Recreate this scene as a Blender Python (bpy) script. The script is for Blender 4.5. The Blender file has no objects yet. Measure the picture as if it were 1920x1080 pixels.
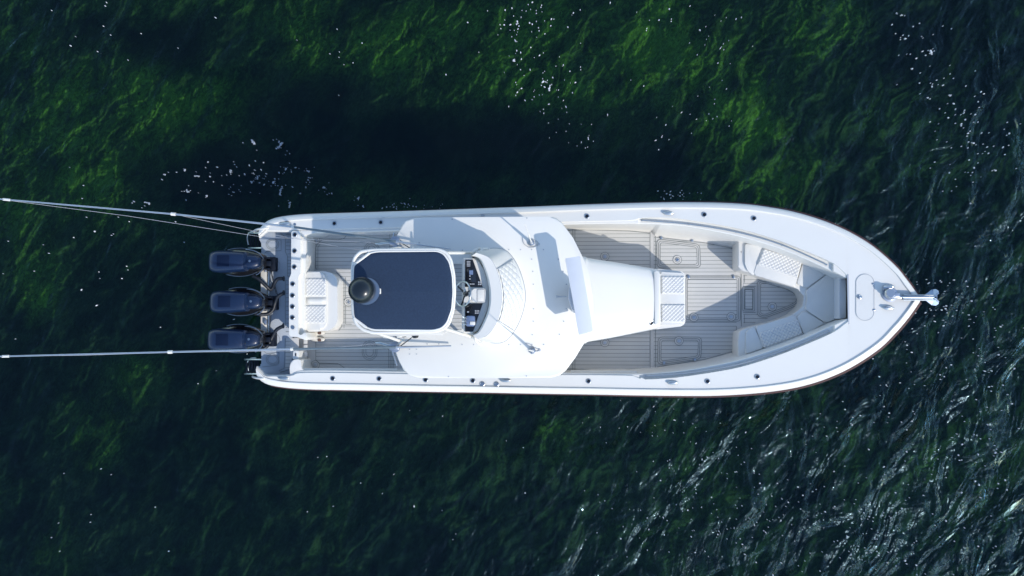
import bpy, bmesh, math, random
import numpy as np
from mathutils import Vector, Matrix

random.seed(7); np.random.seed(7)
scene = bpy.context.scene
R = math.radians

# ------------------------------------------------------------------ camera
CAM_H = 15.6; FPX = 1500.0
NADIR = Vector((1025-960, 540-622, -FPX)).normalized()          # straight down, seen in the camera's own axes
ROT = NADIR.rotation_difference(Vector((0, 0, -1))).to_matrix()
cam_d = bpy.data.cameras.new('camera'); cam = bpy.data.objects.new('camera', cam_d)
scene.collection.objects.link(cam); scene.camera = cam
cam.matrix_world = Matrix.Translation((0, 0, CAM_H)) @ ROT.to_4x4()
cam_d.sensor_width = 36; cam_d.lens = 36*FPX/1920; cam_d.clip_end = 3000; cam_d.clip_start = .1

# ------------------------------------------------------------------ light
SUN_AZ = Vector((.75, -.66)).normalized(); SUN_EL = R(37)
w = bpy.data.worlds.new('World'); scene.world = w; w.use_nodes = True
wn = w.node_tree.nodes; wl = w.node_tree.links
sky = wn.new('ShaderNodeTexSky'); sky.sky_type = 'NISHITA'; sky.sun_disc = False
sky.sun_elevation = SUN_EL; sky.dust_density = .2; sky.ozone_density = 1.3; sky.sun_rotation = math.atan2(SUN_AZ.x, SUN_AZ.y)
wl.new(sky.outputs[0], wn['Background'].inputs[0]); wn['Background'].inputs[1].default_value = .15
sd = bpy.data.lights.new('sun', 'SUN'); sd.energy = 2.05; sd.angle = R(.5); sd.color = (1, .94, .85)
sun = bpy.data.objects.new('sun', sd); scene.collection.objects.link(sun)
sv = Vector((SUN_AZ.x*math.cos(SUN_EL), SUN_AZ.y*math.cos(SUN_EL), math.sin(SUN_EL)))
sun.rotation_euler = sv.to_track_quat('Z', 'Y').to_euler(); sun.location = sv*40
scene.view_settings.view_transform = 'Standard'; scene.view_settings.look = 'None'
scene.view_settings.exposure = 0.84; scene.view_settings.gamma = 1
scene.cycles.max_bounces = 8; scene.cycles.transparent_max_bounces = 12
scene.cycles.caustics_reflective = False; scene.cycles.caustics_refractive = False

# ------------------------------------------------------------------ helpers
def P(px, py, z):
    d = ROT @ Vector((px-960, 540-py, -FPX))
    t = (z-CAM_H)/d.z
    return Vector((d.x*t, d.y*t, z))

ORG = {}
def tag(o, label=None, cat=None, group=None, kind=None):
    if label: o['label'] = label
    if cat: o['category'] = cat
    if group: o['group'] = group
    if kind: o['kind'] = kind
    return o

def mk(name, bm, mat, parent=None, smooth=40, origin=None, label=None):
    vs = [v.co.copy() for v in bm.verts]
    if origin is None:
        lo = Vector([min(v[i] for v in vs) for i in range(3)]); hi = Vector([max(v[i] for v in vs) for i in range(3)])
        origin = Vector(((lo.x+hi.x)/2, (lo.y+hi.y)/2, lo.z))
    for v in bm.verts: v.co -= origin
    me = bpy.data.meshes.new(name)
    bmesh.ops.recalc_face_normals(bm, faces=bm.faces)
    bm.to_mesh(me); bm.free()
    if smooth:
        me.polygons.foreach_set('use_smooth', [True]*len(me.polygons))
        me.set_sharp_from_angle(angle=R(smooth))
    me.materials.append(mat)
    o = bpy.data.objects.new(name, me); scene.collection.objects.link(o)
    ORG[o.name] = origin.copy()
    if parent is not None:
        o.parent = parent; o.location = origin - ORG[parent.name]
    else: o.location = origin
    if label: o['label'] = label
    return o

def copy_part(src, pos, rz=0, parent=None):
    c = src.copy(); scene.collection.objects.link(c)
    par = parent or src.parent
    c.parent = par; c.location = pos - (ORG[par.name] if par else Vector())
    c.rotation_euler.z = rz; ORG[c.name] = pos.copy()
    for ch in list(src.children):
        d = ch.copy(); scene.collection.objects.link(d); d.parent = c
    return c

def spline(pts, n=8, closed=False):
    """Catmull-Rom through points of any dimension"""
    p = [Vector(q) for q in pts]; out = []; N = len(p)
    rng = N if closed else N-1
    for i in range(rng):
        if closed: a, b, c, d = p[i-1], p[i], p[(i+1) % N], p[(i+2) % N]
        else: a, b, c, d = p[max(i-1, 0)], p[i], p[i+1], p[min(i+2, N-1)]
        for k in range(n):
            t = k/n
            out.append(.5*((2*b)+(c-a)*t+(2*a-5*b+4*c-d)*t*t+(3*b-a-3*c+d)*t**3))
    if not closed: out.append(p[-1])
    return out

def rounded(pts, r, n=5):
    """round the corners of a closed 2-D polygon (pixels) by r"""
    out = []; N = len(pts)
    for i in range(N):
        a, b, c = Vector(pts[i-1]), Vector(pts[i]), Vector(pts[(i+1) % N])
        u, v = (a-b), (c-b); rr = min(r, u.length*.48, v.length*.48)
        p0, p1 = b+u.normalized()*rr, b+v.normalized()*rr
        for k in range(n+1):
            t = k/n; out.append(((1-t)**2)*p0+2*t*(1-t)*b+t*t*p1)
    return [tuple(q) for q in out]

def W(pts, z): return [P(q[0], q[1], z) for q in pts]

def prism_bm(bm, top, depth, bevel=0, seg=2, zbot=None):
    """solid under a top outline (world points)"""
    tv = [bm.verts.new(p) for p in top]
    bv = [bm.verts.new((p.x, p.y, zbot if zbot is not None else p.z-depth)) for p in top]
    n = len(top)
    f = bm.faces.new(tv); bm.faces.new(bv[::-1])
    for i in range(n): bm.faces.new((tv[i], bv[i], bv[(i+1) % n], tv[(i+1) % n]))
    if bevel:
        es = [e for e in f.edges]
        bmesh.ops.bevel(bm, geom=es, offset=bevel, segments=seg, profile=.5, affect='EDGES', clamp_overlap=True)
    return bm

def prism(name, px, z, depth, mat, parent, bevel=0, seg=3, zbot=None, smooth=50, label=None):
    bm = bmesh.new(); prism_bm(bm, W(px, z), depth, bevel, seg, zbot)
    return mk(name, bm, mat, parent, smooth, label=label)

def tube_bm(bm, pts, r, seg=10, closed=False):
    pts = [Vector(p) for p in pts]; n = len(pts)
    rs = r if isinstance(r, (list, tuple)) else [r]*n
    rings = []; up = Vector((0, 0, 1)); nrm = None
    for i, p in enumerate(pts):
        if closed: t = (pts[(i+1) % n]-pts[i-1]).normalized()
        else: t = (pts[min(i+1, n-1)]-pts[max(i-1, 0)]).normalized()
        if nrm is None:
            nrm = t.cross(up)
            if nrm.length < .05: nrm = t.cross(Vector((1, 0, 0)))
        nrm = (nrm - t*nrm.dot(t)).normalized(); b = t.cross(nrm)
        rings.append([bm.verts.new(p+(nrm*math.cos(a)+b*math.sin(a))*rs[i]) for a in [2*math.pi*k/seg for k in range(seg)]])
    m = n if closed else n-1
    for i in range(m):
        A, B = rings[i], rings[(i+1) % n]
        for k in range(seg): bm.faces.new((A[k], A[(k+1) % seg], B[(k+1) % seg], B[k]))
    if not closed:
        bm.faces.new(rings[0][::-1]); bm.faces.new(rings[-1])
    return bm

def tube(name, pts, r, mat, parent, seg=10, closed=False, label=None):
    bm = bmesh.new(); tube_bm(bm, pts, r, seg, closed); return mk(name, bm, mat, parent, 60, label=label)

def lathe_bm(bm, c, prof, seg=20, axis=None):
    """prof: list of (radius, height); axis z unless a direction is given"""
    c = Vector(c); q = Vector(axis).to_track_quat('Z', 'Y') if axis else None
    rings = []
    for r, h in prof:
        ring = []
        for k in range(seg):
            a = 2*math.pi*k/seg; v = Vector((r*math.cos(a), r*math.sin(a), h))
            if q: v = q @ v
            ring.append(bm.verts.new(c+v))
        rings.append(ring)
    for A, B in zip(rings, rings[1:]):
        for k in range(seg): bm.faces.new((A[k], A[(k+1) % seg], B[(k+1) % seg], B[k]))
    bm.faces.new(rings[0][::-1]); bm.faces.new(rings[-1])
    return bm

def lathe(name, c, prof, mat, parent, seg=20, axis=None, smooth=40, label=None):
    bm = bmesh.new(); lathe_bm(bm, c, prof, seg, axis); return mk(name, bm, mat, parent, smooth, label=label)

def box_bm(bm, c, s, rz=0, bevel=.0, seg=2):
    r = bmesh.ops.create_cube(bm, size=1)
    M = Matrix.Translation(c) @ Matrix.Rotation(rz, 4, 'Z') @ Matrix.Diagonal((s[0], s[1], s[2], 1))
    bmesh.ops.transform(bm, matrix=M, verts=r['verts'])
    if bevel:
        es = list({e for v in r['verts'] for e in v.link_edges})
        bmesh.ops.bevel(bm, geom=es, offset=bevel, segments=seg, profile=.5, affect='EDGES', clamp_overlap=True)
    return bm

def box(name, c, s, mat, parent, rz=0, bevel=.01, label=None):
    bm = bmesh.new(); box_bm(bm, c, s, rz, bevel); return mk(name, bm, mat, parent, label=label)

def loft_bm(bm, rings, caps=True):
    R_ = [[bm.verts.new(p) for p in r] for r in rings]; n = len(R_[0])
    for A, B in zip(R_, R_[1:]):
        for k in range(n): bm.faces.new((A[k], A[(k+1) % n], B[(k+1) % n], B[k]))
    if caps: bm.faces.new(R_[0][::-1]); bm.faces.new(R_[-1])
    return bm

def sup_ring(x, cy, cz, hw, hh, e=2.6, n=24):
    out = []
    for k in range(n):
        a = 2*math.pi*k/n; c, s = math.cos(a), math.sin(a)
        out.append(Vector((x, cy+hw*math.copysign(abs(c)**(2/e), c), cz+hh*math.copysign(abs(s)**(2/e), s))))
    return out

def ribbon_bm(bm, pts, wdt, closed=False):
    """a flat strip of caulk along world points"""
    n = len(pts); L = []; 
    for i, p in enumerate(pts):
        a = pts[i-1] if (closed or i > 0) else p; b = pts[(i+1) % n] if (closed or i < n-1) else p
        t = (b-a); t.z = 0
        if t.length < 1e-7: t = Vector((1, 0, 0))
        t.normalize(); nr = Vector((-t.y, t.x, 0))
        if closed or 0 < i < n-1:                      # mitre
            t1 = (p-a); t1.z = 0; t1.normalize(); cs = max(.5, abs(t.dot(t1)))
        else: cs = 1
        L.append((bm.verts.new(p+nr*wdt/2/cs), bm.verts.new(p-nr*wdt/2/cs)))
    for i in range(n if closed else n-1):
        A, B = L[i], L[(i+1) % n]; bm.faces.new((A[0], A[1], B[1], B[0]))
    return bm

def fbm(x, y, seed=0, octaves=4):
    def vn(x, y, s):
        xi, yi = np.floor(x).astype(int), np.floor(y).astype(int); fx, fy = x-xi, y-yi
        def h(a, b):
            n = (a*374761393 + b*668265263 + s*974634777) & 0x7fffffff
            n = ((n ^ (n >> 13))*1274126177) & 0x7fffffff
            return ((n ^ (n >> 16)) & 0xffff)/65535.
        u, v = fx*fx*(3-2*fx), fy*fy*(3-2*fy)
        return (h(xi, yi)*(1-u)+h(xi+1, yi)*u)*(1-v)+(h(xi, yi+1)*(1-u)+h(xi+1, yi+1)*u)*v
    t = 0; a = .5
    for o in range(octaves): t = t+a*vn(x*2**o, y*2**o, seed+o*17); a *= .5
    return t

# ------------------------------------------------------------------ materials
def nodes(name):
    m = bpy.data.materials.new(name); m.use_nodes = True
    return m, m.node_tree.nodes, m.node_tree.links, m.node_tree.nodes['Principled BSDF']

def mat(name, col, rough=.5, metal=0, coat=0, var=.04, scale=6, bump=0, bscale=40, spec=.5):
    m, N, L, b = nodes(name)
    b.inputs['Roughness'].default_value = rough; b.inputs['Metallic'].default_value = metal
    b.inputs['Coat Weight'].default_value = coat; b.inputs['Coat Roughness'].default_value = .08
    b.inputs['Specular IOR Level'].default_value = spec
    g = N.new('ShaderNodeNewGeometry'); n = N.new('ShaderNodeTexNoise'); n.inputs['Scale'].default_value = scale
    n.inputs['Detail'].default_value = 6; L.new(g.outputs['Position'], n.inputs['Vector'])
    mx = N.new('ShaderNodeMix'); mx.data_type = 'RGBA'
    mx.inputs[6].default_value = (*[c*(1-var) for c in col], 1); mx.inputs[7].default_value = (*[min(1, c*(1+var)) for c in col], 1)
    L.new(n.outputs['Fac'], mx.inputs[0]); L.new(mx.outputs[2], b.inputs['Base Color'])
    if bump:
        n2 = N.new('ShaderNodeTexNoise'); n2.inputs['Scale'].default_value = bscale; n2.inputs['Detail'].default_value = 4
        L.new(g.outputs['Position'], n2.inputs['Vector'])
        bp = N.new('ShaderNodeBump'); bp.inputs['Strength'].default_value = bump; bp.inputs['Distance'].default_value = .01
        L.new(n2.outputs['Fac'], bp.inputs['Height']); L.new(bp.outputs[0], b.inputs['Normal'])
    return m

M = {}
M['gel'] = mat('white_gelcoat', (.735, .715, .665), .42, coat=.06, var=.025, scale=2.5)
M['nonskid'] = mat('white_nonskid', (.69, .675, .635), .6, var=.03, scale=3, bump=.25, bscale=260)
M['vinyl'] = mat('white_vinyl', (.70, .685, .64), .5, var=.03, scale=8, bump=.15, bscale=120)
M['vinyl_grey'] = mat('pale_grey_vinyl', (.62, .64, .66), .55, var=.03, scale=8, bump=.15, bscale=120)
M['navy'] = mat('navy_canvas', (.025, .044, .082), .85, var=.30, scale=48, bump=.5, bscale=420, spec=.2)
M['cowl'] = mat('dark_blue_cowl', (.006, .017, .050), .36, coat=.2, var=.4, scale=60, spec=.35)
M['black'] = mat('black_gloss', (.008, .009, .012), .22, coat=.3)
M['blackm'] = mat('black_matt', (.004, .008, .018), .6, spec=.25)
M['cowlp'] = mat('cowl_inset', (.003, .010, .032), .7, spec=.12)
M['anchor'] = mat('galvanised_steel', (.30, .37, .48), .42, metal=.9)
M['steel'] = mat('stainless_steel', (.48, .51, .54), .3, metal=1)
M['alu'] = mat('anodised_aluminium', (.50, .53, .58), .32, metal=.85)
M['alud'] = mat('dark_anodised_tube', (.20, .24, .26), .35, metal=.7)
M['white_line'] = mat('white_line', (.38, .39, .42), .6)
M['caulk'] = mat('dark_caulk', (.16, .18, .17), .8)
M['stitch'] = mat('grey_stitching', (.46, .47, .50), .8)
M['maroon'] = mat('maroon_rub_rail', (.060, .022, .020), .55, var=.3, scale=20)
M['bottom'] = mat('dark_antifouling', (.05, .02, .02), .8, var=.3)
M['dome'] = mat('dark_dome_plastic', (.008, .013, .018), .3, coat=.15)
M['screen'] = mat('display_glass', (.01, .012, .018), .12, coat=1)
M['greyp'] = mat('grey_plastic', (.42, .44, .47), .5)
M['radar'] = mat('pale_grey_radar', (.62, .64, .68), .45)
M['smoke'] = mat('shadow_seam', (.30, .33, .37), .7)  # mid grey for seam lines and piping
M['shoe'] = mat('off_white_shoe', (.62, .60, .55), .8, bump=.3, bscale=200)
M['brown'] = mat('brown_leather', (.10, .055, .045), .7)
M['blueplastic'] = mat('blue_grey_lever', (.16, .22, .36), .3, coat=.6)
M['hose'] = mat('black_hose', (.006, .010, .018), .5)
M['splash'] = mat('pale_blue_grey_foam', (.40, .44, .49), .75, var=.06, scale=5, bump=.2, bscale=300)

def plank_mat():
    m, N, L, b = nodes('planked_grey_foam'); b.inputs['Roughness'].default_value = .85; b.inputs['Specular IOR Level'].default_value = .2
    g = N.new('ShaderNodeNewGeometry'); s = N.new('ShaderNodeSeparateXYZ'); L.new(g.outputs['Position'], s.inputs[0])
    def mth(op, a, bb=None, c=None):
        n = N.new('ShaderNodeMath'); n.operation = op
        for i, v in enumerate((a, bb, c)):
            if v is None: continue
            if isinstance(v, (int, float)): n.inputs[i].default_value = v
            else: L.new(v, n.inputs[i])
        return n.outputs[0]
    y = mth('DIVIDE', mth('ADD', s.outputs['Y'], 10.02), .0723)
    fr = mth('FRACT', y); ln = mth('LESS_THAN', fr, .10); idx = mth('FLOOR', y)
    wn_ = N.new('ShaderNodeTexWhiteNoise'); wn_.noise_dimensions = '1D'; L.new(idx, wn_.inputs['W'])
    n = N.new('ShaderNodeTexNoise'); n.inputs['Scale'].default_value = 3; n.inputs['Detail'].default_value = 8
    L.new(g.outputs['Position'], n.inputs['Vector'])
    f = mth('ADD', mth('MULTIPLY', n.outputs['Fac'], .7), mth('MULTIPLY', wn_.outputs['Value'], .25))
    cr = N.new('ShaderNodeMix'); cr.data_type = 'RGBA'
    cr.inputs[6].default_value = (.485, .482, .465, 1); cr.inputs[7].default_value = (.60, .595, .575, 1); L.new(f, cr.inputs[0])
    mx = N.new('ShaderNodeMix'); mx.data_type = 'RGBA'; L.new(ln, mx.inputs[0]); L.new(cr.outputs[2], mx.inputs[6])
    mx.inputs[7].default_value = (.14, .16, .15, 1); L.new(mx.outputs[2], b.inputs['Base Color'])
    n2 = N.new('ShaderNodeTexNoise'); n2.inputs['Scale'].default_value = 300; L.new(g.outputs['Position'], n2.inputs['Vector'])
    bp = N.new('ShaderNodeBump'); bp.inputs['Strength'].default_value = .3; bp.inputs['Distance'].default_value = .004
    L.new(n2.outputs['Fac'], bp.inputs['Height']); L.new(bp.outputs[0], b.inputs['Normal'])
    return m
M['plank'] = plank_mat()
M['foam_plain'] = mat('plain_grey_foam', (.57, .56, .54), .85, var=.05, scale=4, bump=.2, bscale=300, spec=.2)

# ------------------------------------------------------------------ sea bed and water
BED_Z = -1.85
def bed():
    n = 420; xs = np.concatenate([[-600, -120, -40], np.linspace(-16, 14, n), [40, 120, 600]])
    m_ = 300; ys = np.concatenate([[-600, -120, -40], np.linspace(-9, 11, m_), [40, 120, 600]])
    X, Y = np.meshgrid(xs, ys); Z = BED_Z + .55*(fbm(X*.9+50, Y*.9+50, 3, 5)-.5) + .25*(fbm(X*3+9, Y*3+7, 8, 3)-.5)
    spots = [(720, 90, 60, .9), (1000, 140, 85, .95), (1220, 85, 60, 1), (930, 40, 60, .5), (1540, 45, 60, .75), (1380, 165, 60, .6), (1385, 235, 50, 1),
             (1310, 265, 30, .7), (1230, 150, 60, .5), (130, 210, 75, .75), (50, 90, 55, .35), (30, 395, 40, .6), (170, 340, 60, .75), (60, 490, 55, .6), (75, 555, 30, .8),
             (250, 150, 50, .45), (330, 190, 60, .6), (440, 175, 60, .45), (560, 60, 60, .4), (430, 45, 60, .35), (1050, 822, 34, .55), (560, 830, 50, .12), (180, 830, 50, .25),
             (1420, 330, 70, .45), (1600, 860, 50, .15), (1830, 830, 70, .25), (1850, 950, 50, .2), (110, 1050, 40, .3), (240, 710, 40, .3), (1700, 230, 60, .15), (800, 60, 60, .5),
             (1130, 200, 50, .4), (330, 260, 60, .5), (150, 800, 60, .25), (1210, 50, 50, .5), (640, 760, 40, .1), (1300, 840, 70, .12), (1500, 330, 50, .3)]
    A = np.zeros_like(X)
    wx = X+.9*(fbm(X*1.3+3, Y*1.3+8, 21, 4)-.47); wy = Y+.9*(fbm(X*1.3+30, Y*1.3+80, 33, 4)-.47)
    for px, py, r, s in spots:
        c = P(px, py, BED_Z); rr = r/86*1.08
        A += s*np.exp(-((wx-c.x)**2+(wy-c.y)**2)/(rr*rr))
    top = 1/(1+np.exp(-(Y-2.6)*1.1))*1/(1+np.exp((X-5.5)*.9))           # weed thins out towards the bow side and astern
    A = A + top*.30*np.clip(3.2*fbm(wx*.8+7, wy*.8+2, 61, 4)-.95, 0, 1.2) + .13*np.clip(3*fbm(wx*.9+70, wy*.9+22, 71, 4)-1.2, 0, 1)
    F = fbm((X*.82-Y*.57)*3.4+.8*wx, (X*.57+Y*.82)*1.5+.5*wy, 41, 5)
    A = np.clip(A*1.05, 0, 1.25)*np.clip(2.4*F-.32, .15, 1.5)
    Dk = np.zeros_like(X)                                # boat shade painted dark into the bed colour, plus near-black weed patches
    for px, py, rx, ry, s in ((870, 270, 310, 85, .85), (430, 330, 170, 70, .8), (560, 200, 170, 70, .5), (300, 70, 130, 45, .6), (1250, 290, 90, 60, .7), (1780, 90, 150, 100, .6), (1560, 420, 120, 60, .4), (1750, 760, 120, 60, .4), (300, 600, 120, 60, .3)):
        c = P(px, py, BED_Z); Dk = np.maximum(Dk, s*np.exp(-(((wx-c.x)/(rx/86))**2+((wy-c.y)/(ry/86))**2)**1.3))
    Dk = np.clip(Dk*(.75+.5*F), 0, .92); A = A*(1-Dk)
    me = bpy.data.meshes.new('seabed'); ny, nx = X.shape
    me.vertices.add(nx*ny); me.vertices.foreach_set('co', np.stack([X, Y, Z], -1).ravel())
    i = np.arange(nx*ny).reshape(ny, nx); q = np.stack([i[:-1, :-1], i[:-1, 1:], i[1:, 1:], i[1:, :-1]], -1).reshape(-1, 4)
    me.loops.add(q.size); me.loops.foreach_set('vertex_index', q.ravel()); me.polygons.add(len(q))
    me.polygons.foreach_set('loop_start', np.arange(len(q))*4); me.update(calc_edges=True)
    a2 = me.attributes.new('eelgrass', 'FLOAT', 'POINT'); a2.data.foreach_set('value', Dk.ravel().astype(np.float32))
    at = me.attributes.new('algae', 'FLOAT', 'POINT'); at.data.foreach_set('value', A.ravel().astype(np.float32))
    me.polygons.foreach_set('use_smooth', [True]*len(q))
    m, N, L, b = nodes('weedy_seabed'); b.inputs['Roughness'].default_value = 1; b.inputs['Specular IOR Level'].default_value = 0
    g = N.new('ShaderNodeNewGeometry'); a = N.new('ShaderNodeAttribute'); a.attribute_name = 'algae'
    mp = N.new('ShaderNodeMapping'); mp.vector_type = 'TEXTURE'; mp.inputs['Scale'].default_value = (.8, 1.3, 1); mp.inputs['Rotation'].default_value = (0, 0, R(-28)); L.new(g.outputs['Position'], mp.inputs['Vector'])
    n1 = N.new('ShaderNodeTexNoise'); n1.inputs['Scale'].default_value = 1.0; n1.inputs['Detail'].default_value = 12; n1.inputs['Roughness'].default_value = .62; n1.inputs['Distortion'].default_value = .9
    L.new(mp.outputs[0], n1.inputs['Vector'])
    r1 = N.new('ShaderNodeValToRGB'); L.new(n1.outputs['Fac'], r1.inputs[0])
    e = r1.color_ramp.elements; e[0].position = .38; e[0].color = (.003, .0085, .0095, 1); e[1].position = .64; e[1].color = (.027, .049, .024, 1)
    k = r1.color_ramp.elements.new(.5); k.color = (.009, .024, .015, 1)
    n2 = N.new('ShaderNodeTexNoise'); n2.inputs['Scale'].default_value = 7; n2.inputs['Detail'].default_value = 9; n2.inputs['Roughness'].default_value = .75; n2.inputs['Distortion'].default_value = 1.6
    L.new(mp.outputs[0], n2.inputs['Vector'])
    r2 = N.new('ShaderNodeMapRange'); r2.inputs['From Min'].default_value = .3; r2.inputs['From Max'].default_value = .68; r2.inputs['To Min'].default_value = .25; r2.inputs['To Max'].default_value = 1.7
    L.new(n2.outputs['Fac'], r2.inputs[0])
    mu = N.new('ShaderNodeMath'); mu.operation = 'MULTIPLY'; mu.use_clamp = True; L.new(a.outputs['Fac'], mu.inputs[0]); L.new(r2.outputs[0], mu.inputs[1])
    mx = N.new('ShaderNodeMix'); mx.data_type = 'RGBA'; L.new(mu.outputs[0], mx.inputs[0]); L.new(r1.outputs[0], mx.inputs[6]); mx.inputs[7].default_value = (.082, .18, .022, 1)
    vm = N.new('ShaderNodeMix'); vm.data_type = 'RGBA'; vm.blend_type = 'MULTIPLY'; vm.inputs[0].default_value = .7
    L.new(mx.outputs[2], vm.inputs[6]); cb = N.new('ShaderNodeCombineColor'); [L.new(r2.outputs[0], cb.inputs[j]) for j in range(3)]; L.new(cb.outputs[0], vm.inputs[7])
    mf = N.new('ShaderNodeMapping'); mf.vector_type = 'TEXTURE'; mf.inputs['Scale'].default_value = (.45, 1.7, 1); mf.inputs['Rotation'].default_value = (0, 0, R(-35)); L.new(g.outputs['Position'], mf.inputs['Vector'])
    n3 = N.new('ShaderNodeTexNoise'); n3.inputs['Scale'].default_value = 9; n3.inputs['Detail'].default_value = 6; n3.inputs['Roughness'].default_value = .7; n3.inputs['Distortion'].default_value = 1.4; L.new(mf.outputs[0], n3.inputs['Vector'])
    r3 = N.new('ShaderNodeMapRange'); r3.inputs['From Min'].default_value = .36; r3.inputs['From Max'].default_value = .62; r3.inputs['To Min'].default_value = .68; r3.inputs['To Max'].default_value = 1.32; L.new(n3.outputs['Fac'], r3.inputs[0])
    v3 = N.new('ShaderNodeMix'); v3.data_type = 'RGBA'; v3.blend_type = 'MULTIPLY'; v3.inputs[0].default_value = 1
    L.new(vm.outputs[2], v3.inputs[6]); c3 = N.new('ShaderNodeCombineColor'); [L.new(r3.outputs[0], c3.inputs[j]) for j in range(3)]; L.new(c3.outputs[0], v3.inputs[7])
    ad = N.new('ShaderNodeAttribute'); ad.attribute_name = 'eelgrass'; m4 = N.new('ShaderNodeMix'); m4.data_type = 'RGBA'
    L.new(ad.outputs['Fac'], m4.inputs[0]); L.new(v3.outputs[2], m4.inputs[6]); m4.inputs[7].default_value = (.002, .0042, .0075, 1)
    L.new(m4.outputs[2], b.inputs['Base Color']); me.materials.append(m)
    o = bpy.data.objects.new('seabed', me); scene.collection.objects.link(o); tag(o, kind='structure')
bed()

def water():
    n = 560; xs = np.concatenate([[-900, -200, -50], np.linspace(-14, 12.5, n), [50, 200, 900]])
    m_ = 330; ys = np.concatenate([[-900, -200, -50], np.linspace(-7.5, 9, m_), [50, 200, 900]])
    X, Y = np.meshgrid(xs, ys)
    Z = .075*(fbm(X*.55+Y*.25+20, Y*.8-X*.1+50, 5, 3)-.5) + .05*(fbm(X*1.5-Y*.5+9, Y*1.3+X*.3+7, 18, 3)-.5)
    # where the wind reaches, the ripples are steeper
    C = np.clip((X*.78-Y*.62+1.2)/9, 0, 1)**1.3
    Z = Z*(.55+.9*C)
    me = bpy.data.meshes.new('water'); ny, nx = X.shape
    me.vertices.add(nx*ny); me.vertices.foreach_set('co', np.stack([X, Y, Z], -1).ravel())
    i = np.arange(nx*ny).reshape(ny, nx); q = np.stack([i[:-1, :-1], i[:-1, 1:], i[1:, 1:], i[1:, :-1]], -1).reshape(-1, 4)
    me.loops.add(q.size); me.loops.foreach_set('vertex_index', q.ravel()); me.polygons.add(len(q))
    me.polygons.foreach_set('loop_start', np.arange(len(q))*4); me.update(calc_edges=True)
    at = me.attributes.new('chop', 'FLOAT', 'POINT'); at.data.foreach_set('value', C.ravel().astype(np.float32))
    me.polygons.foreach_set('use_smooth', [True]*len(q))
    m = bpy.data.materials.new('sea_water'); m.use_nodes = True; N = m.node_tree.nodes; L = m.node_tree.links; N.clear()
    out = N.new('ShaderNodeOutputMaterial'); g = N.new('ShaderNodeNewGeometry'); a = N.new('ShaderNodeAttribute'); a.attribute_name = 'chop'
    def noise(sx, sy, rot, sc, det, rg, dist, kind='FBM'):
        mp = N.new('ShaderNodeMapping'); mp.vector_type = 'TEXTURE'; mp.inputs['Scale'].default_value = (sx, sy, 1); mp.inputs['Rotation'].default_value = (0, 0, R(rot))
        L.new(g.outputs['Position'], mp.inputs['Vector'])
        t = N.new('ShaderNodeTexNoise'); t.noise_type = kind; t.inputs['Scale'].default_value = sc; t.inputs['Detail'].default_value = det
        t.inputs['Roughness'].default_value = rg; t.inputs['Distortion'].default_value = dist; L.new(mp.outputs[0], t.inputs['Vector']); return t.outputs['Fac']
    def mth(op, x, y):
        k = N.new('ShaderNodeMath'); k.operation = op
        for j, v in enumerate((x, y)):
            if isinstance(v, (int, float)): k.inputs[j].default_value = v
            else: L.new(v, k.inputs[j])
        return k.outputs[0]
    h = mth('ADD', mth('MULTIPLY', noise(.75, 1.35, -28, 1.35, 3, .48, .7), .30), mth('MULTIPLY', noise(.9, 1.15, -12, 4.2, 3, .52, .3), .050))
    h = mth('MULTIPLY', h, mth('ADD', .30, mth('MULTIPLY', a.outputs['Fac'], 1.15)))
    bp = N.new('ShaderNodeBump'); bp.inputs['Strength'].default_value = 1; bp.inputs['Distance'].default_value = 1.0; L.new(h, bp.inputs['Height'])
    tr = N.new('ShaderNodeBsdfTransparent'); tr.inputs[0].default_value = (.74, .93, .90, 1)
    gl = N.new('ShaderNodeBsdfGlossy'); gl.inputs['Roughness'].default_value = .02; gl.inputs['Color'].default_value = (.55, .80, .92, 1); L.new(bp.outputs[0], gl.inputs['Normal'])
    df = N.new('ShaderNodeBsdfDiffuse'); df.inputs[0].default_value = (.006, .014, .014, 1); L.new(bp.outputs[0], df.inputs['Normal'])
    fr = N.new('ShaderNodeFresnel'); fr.inputs['IOR'].default_value = 1.333; L.new(bp.outputs[0], fr.inputs['Normal'])
    s1 = N.new('ShaderNodeMixShader'); s1.inputs[0].default_value = .12; L.new(tr.outputs[0], s1.inputs[1]); L.new(df.outputs[0], s1.inputs[2])
    g2 = N.new('ShaderNodeBsdfGlossy'); g2.inputs['Roughness'].default_value = .27; g2.inputs['Color'].default_value = (.52, .80, 1, 1); L.new(bp.outputs[0], g2.inputs['Normal'])
    sg = N.new('ShaderNodeMixShader'); 
    mk_ = noise(.8, 1.5, -35, .62, 5, .62, .8); mr = N.new('ShaderNodeMapRange'); mr.interpolation_type = 'SMOOTHSTEP'; mr.inputs['From Min'].default_value = .52; mr.inputs['From Max'].default_value = .62; mr.inputs['To Max'].default_value = 1; L.new(mk_, mr.inputs[0])
    wgt = mth('ADD', .10, mth('MULTIPLY', mth('MULTIPLY', mr.outputs[0], a.outputs['Fac']), .85)); L.new(wgt, sg.inputs[0]); L.new(gl.outputs[0], sg.inputs[1]); L.new(g2.outputs[0], sg.inputs[2]); gl = sg
    s2 = N.new('ShaderNodeMixShader'); L.new(fr.outputs[0], s2.inputs[0]); L.new(s1.outputs[0], s2.inputs[1]); L.new(gl.outputs[0], s2.inputs[2])
    L.new(s2.outputs[0], out.inputs[0]); me.materials.append(m)
    o = bpy.data.objects.new('water', me); scene.collection.objects.link(o); tag(o, kind='structure')
water()

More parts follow.
